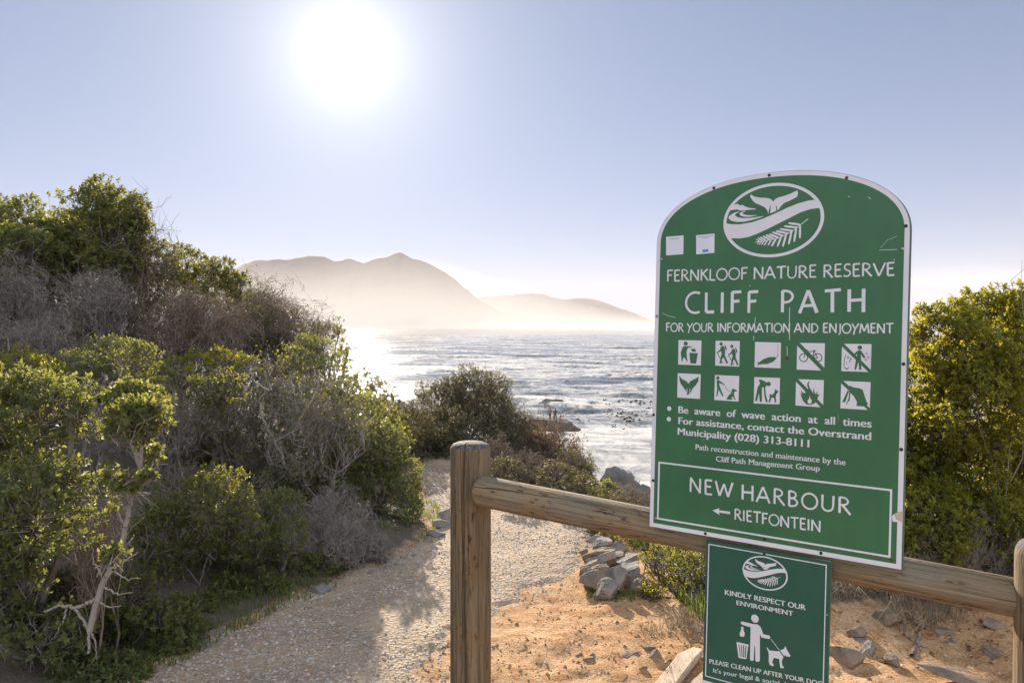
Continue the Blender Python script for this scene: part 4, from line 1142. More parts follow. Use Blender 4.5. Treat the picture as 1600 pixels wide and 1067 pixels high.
def twig_shrub(name, label, cat, Y, lobes, seed, mat='twig_grey', stems=9, levels=5, group=None, rad=0.010, split=3, leaf=None, leaf_n=0, leaf_len=0.02, cap=5200):
    """leafless thicket: crooked stems that fork again and again into fine dry twigs filling the crown"""
    rs = np.random.RandomState(seed)
    LB = []
    for q in lobes:
        px, py, rx, ry = q[:4]; y = Y + (q[4] if len(q) > 4 else rs.uniform(-0.05, 0.05) * Y)
        k = y / F_PX
        LB.append((np.array(at(px, py, y)), np.array((rx * k, max(rx, ry) * k * 0.75, ry * k))))
    cx = float(np.mean([c[0] for c, r in LB])); cy = float(np.mean([c[1] for c, r in LB]))
    root = np.array([cx, cy, hz(cx, cy) - 0.04])
    t = thing(name, tuple(root), label, cat, group)
    wood = Wood(); ends = []
    for c, r in LB:
        size = float(np.mean(r))
        b0 = np.array([c[0], c[1], min(hz(c[0], c[1]), c[2] - r[2] * 0.75)])
        P = b0 + rs.normal(size=(stems, 3)) * r * np.array([0.28, 0.28, 0.05]); 
        tgt, _ = lobe_pts(stems, c, r, rs, 0.7, 0.6)
        D = unit(tgt - P)
        Ln = np.linalg.norm(tgt - P, axis=1) * 0.42
        R = np.full(stems, rad * (0.7 + size * 0.5))
        for lv in range(levels):
            n = len(P)
            mid = P + D * (Ln * 0.5)[:, None] + rs.normal(size=(n, 3)) * (Ln * 0.10)[:, None]
            e = P + D * Ln[:, None] + rs.normal(size=(n, 3)) * (Ln * 0.07)[:, None]
            tt = np.clip(rs.normal(0.5, 0.25, n), 0, 1)
            wood.add(P, mid, R, R * 0.86, 5 if lv < 1 else 3, tt); wood.add(mid, e, R * 0.86, R * 0.72, 5 if lv < 1 else 3, tt)
            if lv == levels - 1: ends.append((e, D)); break
            k = split if lv < levels - 2 else split + 1
            if n * k > cap: k = max(1, cap // n)
            P2 = np.repeat(e, k, 0); n2 = len(P2)
            # some twigs leave from the middle of the limb
            mk = rs.rand(n2) < 0.35
            P2[mk] = np.repeat(mid, k, 0)[mk]
            D2 = unit(np.repeat(D, k, 0) + rs.normal(size=(n2, 3)) * 0.55 + np.array([0, 0, 0.10]))
            # turn back those that wander out of the crown
            q = (P2 - c) / r; out = (q * q).sum(1) > 0.95
            D2[out] = unit(D2[out] - 0.75 * unit(q[out]))
            Ln = np.repeat(Ln, k) * (0.56 + 0.26 * rs.rand(n2)); R = np.maximum(np.repeat(R, k) * 0.62, 0.0011 * Y / 6.0)
            P, D = P2, D2
    wood.build('twigs', M[mat], t)
    if leaf and leaf_n:
        E_ = np.concatenate([e for e, d in ends]); D_ = np.concatenate([d for e, d in ends])
        i = rs.randint(0, len(E_), leaf_n)
        C = E_[i] + rs.normal(size=(leaf_n, 3)) * 0.015; D = unit(D_[i] + rs.normal(size=(leaf_n, 3)) * 0.7); N = perp(D, rs)
        l_ = leaf_len * (0.6 + 0.7 * rs.rand(leaf_n))
        V, Fq, T = leaves_mesh(C, D, N, l_, l_ * 0.5, rs, rs.rand(leaf_n))
        link('foliage', mesh_np('foliage', V, Fq, False, T), M[leaf], t)
    SHRUBS.append(t)
    return t
def grass(name, label, n, place, hgt, seed, mat, width=0.004, lean=0.5):
    """many blades; place(rs, n) gives ground points"""
    rs = np.random.RandomState(seed)
    P = place(rs, n); n = len(P)
    h = hgt * (0.45 + 0.75 * rs.rand(n))
    a = rs.rand(n) * 6.28; ld = np.stack([np.cos(a), np.sin(a), np.zeros(n)], 1); s = np.stack([-np.sin(a), np.cos(a), np.zeros(n)], 1)
    k = lean * rs.rand(n)
    up = np.array([0, 0, 1.0])
    m = P + up * (h * 0.55)[:, None] + ld * (h * k * 0.3)[:, None]
    tip = P + up * (h * (1 - 0.45 * k))[:, None] + ld * (h * k)[:, None]
    w = width * (0.6 + 0.8 * rs.rand(n))[:, None]
    V = np.stack([P - s * w, P + s * w, m + s * w * 0.8, tip, m - s * w * 0.8], 1).reshape(-1, 3)
    i = (np.arange(n) * 5)[:, None]
    me = mesh_np(name, V, [i + np.array([[0, 1, 2, 4]]), i + np.array([[4, 2, 3]])], False, np.repeat(np.clip(rs.normal(0.5, 0.25, n), 0, 1), 5))
    return tag(link(name, me, M[mat]), label, 'grass', kind='stuff')

# ---- the bushes beside the path, from the near ones to the skyline
G1 = 'leafy shrubs on the hillside'
G2 = 'leafless twiggy thickets on the hillside'
G3 = 'scrub on the headland past the path'
shrub('leafy_bush', 'tall waxy green bush with round sunlit crowns, overlapping the pale twisted trunk', 'bush', 3.75,
      [(60, 645, 92, 62), (-30, 700, 70, 90), (62, 790, 98, 85), (10, 890, 85, 80), (112, 640, 30, 36), (-40, 610, 60, 50), (70, 990, 70, 50), (-130, 720, 90, 110), (-250, 760, 100, 120)], 'leaf_waxy', 48926, 0.0265, 1, wide=0.62, ros=8, group=G1, base=30, twigs=0.9, shell=0.4, sprig=0.035)
def pale_tree():
    rs = np.random.RandomState(5); Y = 3.55
    t = shrub('small_tree', 'small crooked tree with a pale bare trunk and two round leaf tufts', 'tree', Y,
        [(212, 636, 48, 40), (196, 742, 34, 30), (234, 712, 16, 14), (176, 868, 18, 12), (218, 655, 44, 34)], 'leaf_waxy', 6300, 0.0272, 6, bark='bark_pale', wide=0.62, ros=8, group=None, base=150, twigs=0.9, stem_r=0.006, shell=0.4, limbs=False)
    w = Wood()
    A = lambda x, y, d=0.0: tuple(at(x, y, Y + d))
    w.curve([A(140, 985), A(158, 915), A(186, 868), A(196, 822), A(204, 780), A(218, 745), A(222, 705), A(214, 640)], 0.0145, 0.007, rs, 9, 0.002)
    w.curve([A(204, 785), A(194, 750), A(200, 735)], 0.010, 0.006, rs, 6, 0.002)
    w.curve([A(220, 735), A(210, 700), A(202, 660)], 0.012, 0.006, rs, 6, 0.002)
    w.curve([A(218, 752), A(234, 742), A(244, 752), A(240, 735)], 0.009, 0.004, rs, 6, 0.002)
    w.curve([A(170, 895), A(190, 880), A(215, 862)], 0.009, 0.003, rs, 6, 0.003)
    w.curve([A(186, 868), A(200, 850), A(210, 835)], 0.008, 0.003, rs, 6, 0.003)
    w.curve([A(214, 770), A(228, 772), A(235, 768)], 0.008, 0.004, rs, 6, 0.003)
    w.curve([A(150, 935), A(120, 950), A(95, 945), A(70, 955)], 0.010, 0.006, rs, 7, 0.003)
    w.curve([A(118, 952), A(140, 985), A(138, 1020)], 0.007, 0.006, rs, 6, 0.003)
    for a_, b_, c_ in (((206, 700), (196, 680), (182, 672)), ((222, 700), (236, 680), (246, 668)), ((236, 740), (246, 728), (244, 715)), ((196, 822), (182, 800), (176, 778)), ((176, 890), (196, 905), (220, 903)),
                       ((165, 905), (148, 880), (142, 850)), ((148, 935), (170, 950), (190, 945)), ((160, 915), (185, 930), (208, 925)), ((105, 950), (95, 980), (80, 1000)), ((130, 975), (150, 1000), (152, 1030))):
        w.curve([A(*a_), A(*b_), A(*c_)], 0.0048, 0.0018, rs, 5, 0.003)
    w.build('trunk', M['bark_pale'], t)
pale_tree()
twig_shrub('bare_bush', 'tangle of reddish dry twigs between the pale trunk and the waxy bush', 'bush', 3.95, [(155, 830, 45, 60), (130, 900, 70, 60), (60, 970, 80, 60)], 7, 'twig_brown', 7, 5, G2, 0.009)
shrub('leafy_bush', 'dome-shaped dark green bush with bare grey stems showing near its foot, beside the path', 'bush', 5.0,
      [(320, 796, 80, 60), (255, 840, 52, 64), (388, 830, 48, 62), (310, 890, 80, 55), (250, 920, 50, 45), (370, 920, 60, 40)], 'leaf_dark', 34000, 0.0230, 11, wide=0.55, group=G1, base=310, bark='bark_grey', twigs=0.5, stem_r=0.010)
shrub('leafy_bush', 'small yellow-green sprig bush leaning against the dry thicket by the path', 'bush', 5.1, [(436, 795, 36, 30), (455, 835, 28, 35), (425, 850, 30, 40)], 'leaf_waxy', 3850, 0.0240, 13, group=G1)
def domed_stems():
    t = SHRUBS[-1]; rs = np.random.RandomState(18); w = Wood(); Y = 4.80
    A = lambda x, y, d=0.0: tuple(at(x, y, Y + d))
    w.curve([A(303, 965), A(300, 930), A(286, 905), A(282, 875)], 0.009, 0.004, rs, 6, 0.002)
    w.curve([A(310, 962), A(312, 915), A(318, 885), A(330, 860)], 0.008, 0.004, rs, 6, 0.002)
    w.curve([A(312, 915), A(298, 895), A(290, 885)], 0.006, 0.003, rs, 6, 0.002)
    w.build('trunk', M['bark_grey'], t)
domed_stems()
twig_shrub('bare_bush', 'low bare grey brush beside the path edge, fan of fine dry twigs', 'bush', 5.6, [(500, 825, 72, 72), (550, 850, 50, 55), (450, 865, 50, 50), (590, 850, 25, 35)], 15, 'twig_grey', 10, 6, G2, 0.009)
shrub('leafy_bush', 'glossy green bush where the path bends out of sight', 'bush', 7.0,
      [(600, 705, 45, 42), (632, 745, 30, 42), (580, 775, 60, 55), (635, 800, 28, 40), (600, 690, 30, 25), (560, 720, 40, 50)], 'leaf_waxy', 14875, 0.0320, 17, group=G1, base=590, twigs=0.7)
shrub('leafy_bush', 'blue-green sprig bush low in front of the glossy bush', 'bush', 6.4, [(500, 745, 34, 22), (520, 765, 26, 22)], 'leaf_waxy', 1925, 0.0272, 18, group=G1)
twig_shrub('bare_bush', 'broad grey dry thicket with a forked pale limb, in the middle of the slope', 'bush', 6.7,
      [(330, 660, 90, 85), (420, 650, 90, 95), (500, 660, 75, 85), (270, 690, 70, 70), (380, 730, 110, 60), (480, 745, 80, 50)], 19, 'twig_grey', 9, 6, G2, 0.011, leaf='leaf_dark', leaf_n=14000, leaf_len=0.024)
def forked_limb():
    t = SHRUBS[-1]; rs = np.random.RandomState(8); w = Wood(); Y = 6.3
    A = lambda x, y, d=0.0: tuple(at(x, y, Y + d))
    w.curve([A(450, 735), A(430, 690), A(410, 655), A(405, 620), A(440, 590)], 0.012, 0.004, rs, 6, 0.004)
    w.curve([A(430, 690), A(470, 668), A(505, 650), A(525, 665)], 0.010, 0.003, rs, 6, 0.004)
    w.curve([A(465, 665), A(500, 600), A(490, 575)], 0.008, 0.003, rs, 6, 0.004)
    w.curve([A(420, 610), A(380, 585), A(340, 588)], 0.008, 0.003, rs, 6, 0.004)
    w.build('limb', M['bark_pale'], t)
forked_limb()
shrub('leafy_bush', 'yellow-tipped bush top glowing in the sun above the grey thicket', 'bush', 6.9, [(350, 560, 34, 16), (305, 575, 40, 25), (385, 568, 26, 14), (270, 600, 40, 40)], 'leaf_yellow', 5250, 0.0256, 23, group=G1, deep=0.7)
shrub('leafy_bush', 'fresh green bush on the skyline end of the slope, above the sea', 'bush', 7.6, [(490, 555, 52, 32), (520, 585, 34, 36), (460, 560, 30, 22), (545, 615, 26, 30), (575, 645, 28, 34), (545, 660, 40, 40)], 'leaf_waxy', 10500, 0.0256, 25, group=G1)
shrub('leafy_bush', 'bushy yellow-lit shrub behind the round waxy crowns, next to the frame edge', 'bush', 5.4, [(36, 575, 46, 32), (-10, 600, 40, 50), (72, 600, 30, 40), (-110, 640, 80, 70), (-220, 650, 90, 80)], 'leaf_yellow', 19633, 0.0240, 27, group=G1)
shrub('leafy_bush', 'wide green bush behind the small crooked tree, sunlit along its top', 'bush', 6.0, [(180, 548, 48, 24), (120, 580, 50, 32), (215, 565, 36, 34), (150, 610, 70, 45), (230, 600, 25, 25), (100, 640, 60, 50)], 'leaf_waxy', 13125, 0.0256, 29, group=G1, twigs=0.7)
twig_shrub('bare_bush', 'shadowy grey brush between the wide green bush and the round crowns', 'bush', 5.6, [(180, 660, 80, 60), (260, 650, 45, 70), (270, 760, 50, 55), (200, 790, 50, 60)], 31, 'twig_grey', 8, 6, G2, 0.009)
twig_shrub('bare_bush', 'pale purplish brush under the dark tree, at mid slope', 'bush', 8.0, [(50, 470, 80, 65), (130, 500, 70, 55), (60, 530, 80, 45), (150, 470, 50, 40)], 33, 'twig_grey', 9, 6, G2, 0.011, leaf='leaf_dull', leaf_n=1500, leaf_len=0.022)
twig_shrub('bare_bush', 'sunlit straw-coloured brush right of the dark tree trunk'.replace('right of', 'downhill of'), 'bush', 8.2, [(215, 510, 55, 40), (290, 500, 55, 50), (345, 510, 50, 48), (260, 540, 70, 36)], 35, 'twig_brown', 9, 6, G2, 0.011, leaf='leaf_dry', leaf_n=1800, leaf_len=0.022)
twig_shrub('bare_bush', 'grey-brown scrub on the falling skyline above the sea mist', 'bush', 9.3, [(400, 490, 55, 48), (440, 515, 55, 42), (480, 530, 45, 32), (370, 530, 60, 35)], 37, 'twig_brown', 9, 6, G2, 0.012, leaf='leaf_dull', leaf_n=2400, leaf_len=0.028)
shrub('dark_tree', 'rounded dark evergreen tree standing highest on the hillside skyline', 'tree', 9.0,
      [(150, 335, 62, 50), (185, 375, 48, 55), (120, 375, 50, 50), (205, 345, 28, 42), (160, 420, 60, 45), (212, 410, 24, 40), (95, 420, 40, 40)], 'leaf_dark', 26250, 0.0496, 41, bark='bark_grey', twigs=0.6, stem_r=0.035, base=172, shell=0.35, twig_len=0.25)
def tree_trunk():
    t = SHRUBS[-1]; rs = np.random.RandomState(9); w = Wood(); Y = 8.75
    A = lambda x, y, d=0.0: tuple(at(x, y, Y + d))
    w.curve([A(158, 560), A(172, 500), A(178, 455), A(190, 415), A(200, 370)], 0.075, 0.022, rs, 9, 0.006)
    w.curve([A(178, 455), A(160, 410), A(150, 370)], 0.04, 0.016, rs, 7, 0.006)
    w.build('trunk', M['bark_grey'], t)
tree_trunk()
twig_shrub('bare_bush', 'bare wispy twigs sticking out beside the dark tree crown', 'bush', 9.0, [(222, 365, 18, 42), (215, 400, 24, 40)], 43, 'twig_brown', 6, 5, G2, 0.008)
shrub('broad_tree', 'spreading green tree at the frame edge next to the taller dark tree', 'tree', 8.4,
      [(25, 350, 50, 42), (60, 365, 34, 36), (-25, 345, 40, 40), (30, 400, 60, 45), (75, 410, 36, 36), (-20, 410, 50, 60), (-110, 390, 70, 70), (-210, 410, 80, 70)], 'leaf_waxy', 31269, 0.0480, 45, bark='bark_grey', twigs=0.6, stem_r=0.03, shell=0.35, twig_len=0.25)
shrub('leafy_bush', 'dark bush below the bare twigs on the skyline, speckled with sun', 'bush', 9.6, [(255, 415, 36, 34), (290, 420, 36, 36), (265, 455, 50, 36), (325, 440, 34, 34)], 'leaf_dark', 10500, 0.0400, 47, group=G1, twig_len=0.2)
shrub('leafy_bush', 'olive bush on the skyline just before the slope drops', 'bush', 10.0, [(350, 430, 26, 24), (375, 450, 22, 26), (340, 465, 40, 28), (385, 480, 22, 24)], 'leaf_dark', 7000, 0.0368, 49, group=G1, twig_len=0.2)
shrub('leafy_bush', 'thin dark bush standing out against the mist', 'bush', 10.2, [(425, 488, 26, 22), (452, 502, 26, 20), (405, 470, 18, 18)], 'leaf_dull', 2800, 0.0288, 51, group=G1)
shrub('leafy_bush', 'dark wind-bent sprigs silhouetted against the sea glitter', 'bush', 9.6, [(500, 515, 24, 16), (528, 520, 14, 24), (540, 555, 14, 22), (475, 515, 20, 14)], 'leaf_dark', 1575, 0.0320, 53, group=G1, shell=0.2)
shrub('leafy_bush', 'dull green scrub at the seaward foot of the slope', 'bush', 10.5, [(590, 625, 32, 30), (615, 665, 28, 28), (570, 600, 24, 30), (640, 690, 25, 25)], 'leaf_dull', 7350, 0.0288, 55, group=G1)
twig_shrub('bare_bush', 'crooked dry stalk leaning out over the path end', 'bush', 10.5, [(605, 615, 14, 14), (622, 620, 10, 10)], 56, 'twig_brown', 3, 4, G2, 0.010)
# the headland
shrub('scrub_bush', 'shaded dark scrub flanking the far end of the path under the domed bush', 'bush', 10.6, [(690, 668, 42, 38), (640, 675, 40, 38), (735, 672, 46, 40), (780, 700, 40, 30)], 'leaf_dull', 9000, 0.030, 115, group=G3, bark='bark_dark', twigs=0.8)
shrub('scrub_bush', 'dull brown-green scrub joining the domed bush to the russet slope', 'bush', 11.6, [(800, 670, 34, 34), (820, 700, 40, 34), (780, 640, 24, 30), (850, 730, 50, 28), (900, 745, 40, 22), (880, 722, 40, 28), (845, 695, 40, 30)], 'leaf_dull', 11000, 0.030, 117, group=G3, bark='bark_dark', twigs=0.8)
twig_shrub('scrub_bush', 'fine dry brush over the brown-green scrub', 'bush', 11.4, [(800, 670, 40, 40), (840, 705, 50, 36), (890, 735, 44, 24)], 119, 'twig_brown', 9, 6, G3, 0.010)
shrub('scrub_bush', 'dark low scrub closing off the path bend, just past the post top', 'bush', 8.3, [(800, 760, 50, 26), (850, 775, 45, 24), (790, 735, 30, 24), (890, 790, 40, 22)], 'leaf_dull', 8000, 0.028, 101, group=G3, bark='bark_dark', twigs=0.8)
shrub('scrub_bush', 'dull scrub behind the rail between the dark low scrub and the sprout bush', 'bush', 8.0, [(900, 765, 40, 24), (935, 800, 40, 22), (870, 745, 34, 24), (980, 815, 40, 22)], 'leaf_dull', 7500, 0.028, 103, group=G3, bark='bark_dark')
twig_shrub('scrub_bush', 'brown dry brush over the dark low scrub at the bend', 'bush', 8.6, [(815, 740, 50, 36), (870, 760, 45, 30), (780, 715, 24, 30)], 105, 'twig_brown', 8, 6, G3, 0.008)
shrub('scrub_bush', 'large dark domed scrub bush at the end of the path against the sea', 'bush', 12.0,
      [(745, 608, 56, 34), (690, 635, 58, 45), (770, 645, 40, 52), (715, 670, 70, 40), (645, 670, 34, 34), (800, 690, 34, 40)], 'leaf_dull', 42000, 0.0270, 57, twigs=0.8, holes=2.6, shell=0.35, group=G3, bark='bark_dark')
twig_shrub('scrub_bush', 'dry twigs bristling from the top of the dark domed bush', 'bush', 11.9, [(735, 605, 62, 34), (700, 640, 60, 45), (780, 650, 28, 45)], 58, 'twig_brown', 8, 5, G3, 0.010)
shrub('scrub_bush', 'brown and russet scrub spilling down the headland below the reddish stalks', 'bush', 11.2, [(815, 700, 48, 46), (855, 705, 40, 36), (800, 740, 50, 32), (845, 740, 50, 28)], 'leaf_red', 11375, 0.0304, 59, group=G3, bark='bark_dark', twigs=0.8)
twig_shrub('scrub_bush', 'reddish seed-headed stalks standing up against the water', 'bush', 12.6, [(838, 662, 16, 26), (864, 668, 18, 28), (888, 690, 14, 24), (852, 690, 26, 26), (898, 704, 10, 14)], 60, 'twig_brown', 5, 4, G3, 0.014, leaf='leaf_red', leaf_n=900, leaf_len=0.045)
shrub('scrub_bush', 'green scrub on the falling edge of the headland beside the grey outcrop', 'bush', 11.4, [(885, 728, 40, 26), (910, 735, 20, 18), (850, 760, 40, 24), (900, 765, 34, 24), (800, 770, 50, 28)], 'leaf_dark', 10500, 0.0288, 61, group=G3)
shrub('scrub_bush', 'fresh light-green sprout bush below the grey outcrop', 'bush', 9.2, [(948, 768, 20, 20), (925, 785, 30, 18), (965, 785, 16, 14)], 'leaf_waxy', 3150, 0.0288, 63, group=G3)
twig_shrub('scrub_bush', 'straw-brown round dry bush below the grey outcrop', 'bush', 8.8, [(985, 785, 28, 26), (1010, 790, 20, 26), (965, 800, 22, 18)], 65, 'twig_brown', 8, 5, G3, 0.008, leaf='leaf_dry', leaf_n=2000, leaf_len=0.024)
shrub('scrub_bush', 'dark green scrub in the hollow behind the stone edging', 'bush', 6.4, [(965, 850, 50, 34), (1030, 850, 50, 40), (930, 830, 20, 18), (1080, 850, 50, 40)], 'leaf_dark', 8400, 0.0288, 67, group=G3)
shrub('yellow_bush', 'yellow-flowered bright bush under the rail beside the stone edging', 'bush', 5.0, [(1030, 885, 30, 40), (1068, 900, 40, 52), (1020, 930, 20, 22), (1105, 905, 40, 52), (1150, 915, 50, 50)], 'leaf_yellow', 10500, 0.0176, 69, wide=0.4, twigs=0.8, bark='bark_dark')
shrub('hedge', 'dense sunlit yellow-green hedge behind the arched board and rail', 'hedge', 5.0,
      [(1480, 535, 62, 66), (1560, 520, 70, 72), (1450, 600, 52, 66), (1530, 620, 82, 90), (1610, 570, 70, 110), (1440, 700, 60, 72), (1520, 740, 90, 80), (1610, 720, 80, 100), (1390, 720, 60, 80), (1450, 810, 70, 60), (1560, 820, 80, 60), (1660, 640, 60, 120), (1450, 850, 60, 40), (1530, 865, 60, 40), (1380, 840, 50, 50), (1600, 850, 60, 40)],
      'leaf_yellow', 150000, 0.0265, 71, wide=0.66, ros=7, bark='bark_dark', twigs=0.35, stem_r=0.009, shell=0.5, holes=1.7)
twig_shrub('bare_bush', 'leafless grey undergrowth at the foot of the hedge', 'bush', 4.75, [(1450, 840, 60, 50), (1540, 850, 70, 50), (1380, 880, 60, 45), (1610, 850, 50, 60)], 73, 'twig_grey', 8, 6, G2, 0.006)
twig_shrub('bare_bush', 'single bare forked twig above the hedge top', 'bush', 5.0, [(1568, 425, 22, 14)], 74, 'twig_grey', 3, 3, G2, 0.006, split=2)
shrub('leafy_bush', 'shaded dull green scrub beneath the two skyline trees', 'bush', 9.8, [(20, 470, 60, 50), (90, 470, 50, 45), (150, 480, 50, 45), (30, 540, 80, 40), (120, 540, 80, 45), (210, 480, 40, 45), (-90, 500, 90, 70), (-220, 520, 100, 70)], 'leaf_dull', 25565, 0.034, 107, group=G1, bark='bark_dark', twigs=0.8)
twig_shrub('bare_bush', 'dense mauve-grey brush banked up below the broad tree', 'bush', 7.4, [(20, 500, 60, 60), (80, 530, 60, 50), (10, 450, 40, 50), (-80, 540, 80, 70), (-200, 570, 90, 80)], 109, 'twig_grey', 9, 6, G2, 0.010)
shrub('leafy_bush', 'dull olive scrub mixed through the brush on the middle slope', 'bush', 8.8, [(250, 500, 60, 45), (320, 520, 60, 40), (390, 510, 50, 36), (440, 540, 40, 26)], 'leaf_dull', 9000, 0.030, 111, group=G1, bark='bark_dark', twigs=0.9)
shrub('leafy_bush', 'dim inner greenery behind the broad grey thicket', 'bush', 7.6, [(300, 640, 70, 60), (400, 640, 80, 70), (490, 660, 60, 70), (400, 720, 100, 50)], 'leaf_dull', 9000, 0.030, 113, group=G1, bark='bark_dark')
shrub('leafy_bush', 'shaded low bush filling the dark gap at the foot of the small crooked tree', 'bush', 4.15, [(200, 930, 50, 36), (255, 965, 44, 30), (150, 990, 60, 36), (110, 930, 50, 40), (215, 1000, 50, 26), (285, 985, 34, 22), (190, 1030, 60, 22), (100, 1020, 60, 30)], 'leaf_dark', 12000, 0.026, 121, group=G1, bark='bark_dark')
shrub('leafy_bush', 'low shaded leafy skirt of the slope between the domed bush and the grey brush', 'bush', 5.3, [(400, 890, 50, 34, -0.1), (450, 895, 44, 26, -0.1), (350, 925, 44, 24, -0.55), (500, 885, 40, 20, 0), (305, 950, 40, 24, -0.75), (410, 912, 34, 16, -0.45), (250, 970, 40, 24, -1.0)], 'leaf_dark', 9000, 0.026, 123, group=G1, bark='bark_dark')
shrub('leafy_bush', 'dark olive bush rising inside the broad grey thicket', 'bush', 6.5, [(300, 730, 60, 50), (240, 760, 50, 60), (540, 700, 40, 50), (450, 790, 44, 30), (345, 610, 50, 30)], 'leaf_dark', 14000, 0.028, 125, group=G1, bark='bark_dark')
shrub('leafy_bush', 'olive bush behind the glossy bush, under the skyline sprigs', 'bush', 8.2, [(560, 660, 50, 50), (520, 640, 44, 40), (600, 680, 40, 44)], 'leaf_dark', 11000, 0.030, 127, group=G1, bark='bark_dark')
shrub('scrub_bush', 'dark shadowy scrub between the glossy bush and the domed bush at the path end', 'bush', 9.9, [(640, 665, 40, 38), (605, 650, 30, 34), (670, 700, 40, 26), (620, 700, 34, 26)], 'leaf_dull', 9000, 0.030, 129, group=G3, bark='bark_dark', twigs=0.8)
shrub('scrub_bush', 'low dark scrub closing the far end of the path below the domed bush', 'bush', 10.1, [(662, 708, 34, 16), (700, 702, 36, 20), (740, 706, 34, 22), (690, 690, 30, 18)], 'leaf_dull', 8000, 0.026, 131, group=G3, bark='bark_dark', twigs=0.8, holes=2.6)
shrub('leafy_bush', 'dark leafy tangle below the fork of the broad tree and the dark tree', 'bush', 8.7, [(60, 450, 60, 44), (10, 445, 50, 44), (110, 470, 50, 40), (55, 500, 60, 30)], 'leaf_dull', 9000, 0.034, 133, group=G1, bark='bark_dark', twigs=0.8, holes=2.6)
# low green plants along the path edge
for i, (px, py, rx, ry, Y, lab) in enumerate([
    (235, 1035, 55, 24, 3.95, 'low clump of fleshy green plants at the path edge below the domed bush'),
    (130, 1050, 60, 26, 3.75, 'low dark green plants at the frame edge below the waxy bush'),
    (300, 990, 40, 20, 4.4, 'small ground plants under the bare stems of the domed bush'),
    (415, 925, 40, 18, 5.0, 'low leafy fringe between the domed bush and the gravel'),
    (270, 1000, 36, 18, 4.25, 'fleshy low plants in the bend of the gravel edge under the domed bush'),
    (350, 955, 36, 16, 4.75, 'leafy low plants between grass and gravel below the dark leafy skirt'),
    (185, 1048, 44, 18, 3.85, 'bright low plants at the gravel edge below the small crooked tree'),
    (640, 840, 30, 18, 6.4, 'small green plants at the foot of the glossy bush')]):
    shrub('ground_plant', lab, 'plant', Y, [(px, py, rx, ry), (px + rx * 0.6, py + 6, rx * 0.5, ry * 0.7)], 'leaf_waxy', 1575, 0.0336, 80 + i, ros=6, wide=0.45, stem_r=0.005, group='low plants along the path edge')

def edge_place(y0, y1, off0, off1, side):
    def f(rs, n):
        y = y0 + (y1 - y0) * rs.rand(n); o = off0 + (off1 - off0) * rs.rand(n) ** 1.3
        x = (path_l(y) - o) if side < 0 else (path_r(y) + o)
        k = fbm(x * 2.2, y * 2.2, 3, 14) > 0.02
        x, y = x[k], y[k]
        return np.stack([x, y, height(x, y) - 0.005], 1)
    return f
grass('grass', 'short green grass along the shaded edge of the path', 3400, edge_place(3.7, 7.6, -0.06, 0.45, -1), 0.07, 5, 'grass', 0.0026)
def box_place(x0, x1, y0, y1, thr=0.45, fr=2.0, seed=15):
    def f(rs, n):
        x = x0 + (x1 - x0) * rs.rand(n); y = y0 + (y1 - y0) * rs.rand(n)
        u_, v_ = (x - (x0 + x1) / 2) / (x1 - x0) * 2, (y - (y0 + y1) / 2) / (y1 - y0) * 2
        k = fbm(x * fr, y * fr, 3, seed) + 0.5 - 0.35 * (u_ * u_ + v_ * v_) > thr - 0.12; x, y = x[k], y[k]
        return np.stack([x, y, height(x, y) - 0.005], 1)
    return f
grass('grass', 'bright grass tuft in front of the stone edging', 900, box_place(0.45, 0.95, 4.75, 5.1, 0.50, 4), 0.055, 6, 'grass', 0.0022)
grass('grass', 'green blades around the foot of the yellow-flowered bush', 700, box_place(0.9, 1.5, 4.5, 5.0, 0.5, 3), 0.12, 7, 'grass', 0.0035)
grass('dry_grass', 'long dry grey grass matted at the foot of the hedge', 8000, box_place(1.4, 3.6, 4.3, 5.4, 0.36, 3), 0.22, 8, 'dry_grass', 0.0015, 2.1)
grass('dry_grass', 'dry brown wisps lying on the sand below the yellow bush', 900, box_place(0.7, 1.6, 4.2, 4.9, 0.45, 3), 0.07, 9, 'dry_grass', 0.002, 1.2)

# ------------------------------------------------------------------ stones
def stone_mesh(name, size, seed, flat=0.7, rough=0.28, cuts=3):
    """an angular field stone: an icosphere cut by random planes, then roughened"""
    rs = np.random.RandomState(seed)
    bm = bmesh.new()
    bmesh.ops.create_icosphere(bm, subdivisions=cuts, radius=1.0)
    pl = [(Vector(unit(rs.normal(size=(1, 3)))[0]), rs.uniform(0.40, 0.78)) for _ in range(12)]
    for v in bm.verts:
        for n, d in pl:
            k = v.co.dot(n)
            if k > d: v.co -= n * (k - d) * 0.985
    for v in bm.verts:
        p = v.co * 1.9 + Vector((seed * 3.7, 0, 0))
        v.co *= 1 + rough * 0.34 * mnoise.noise(p) + rough * 0.20 * mnoise.noise(p * 3.1) + rough * 0.12 * mnoise.noise(p * 8.0)
        v.co.x *= size[0]; v.co.y *= size[1]; v.co.z *= size[2] * flat
    me = bpy.data.meshes.new(name); bm.to_mesh(me); bm.free()
    return me
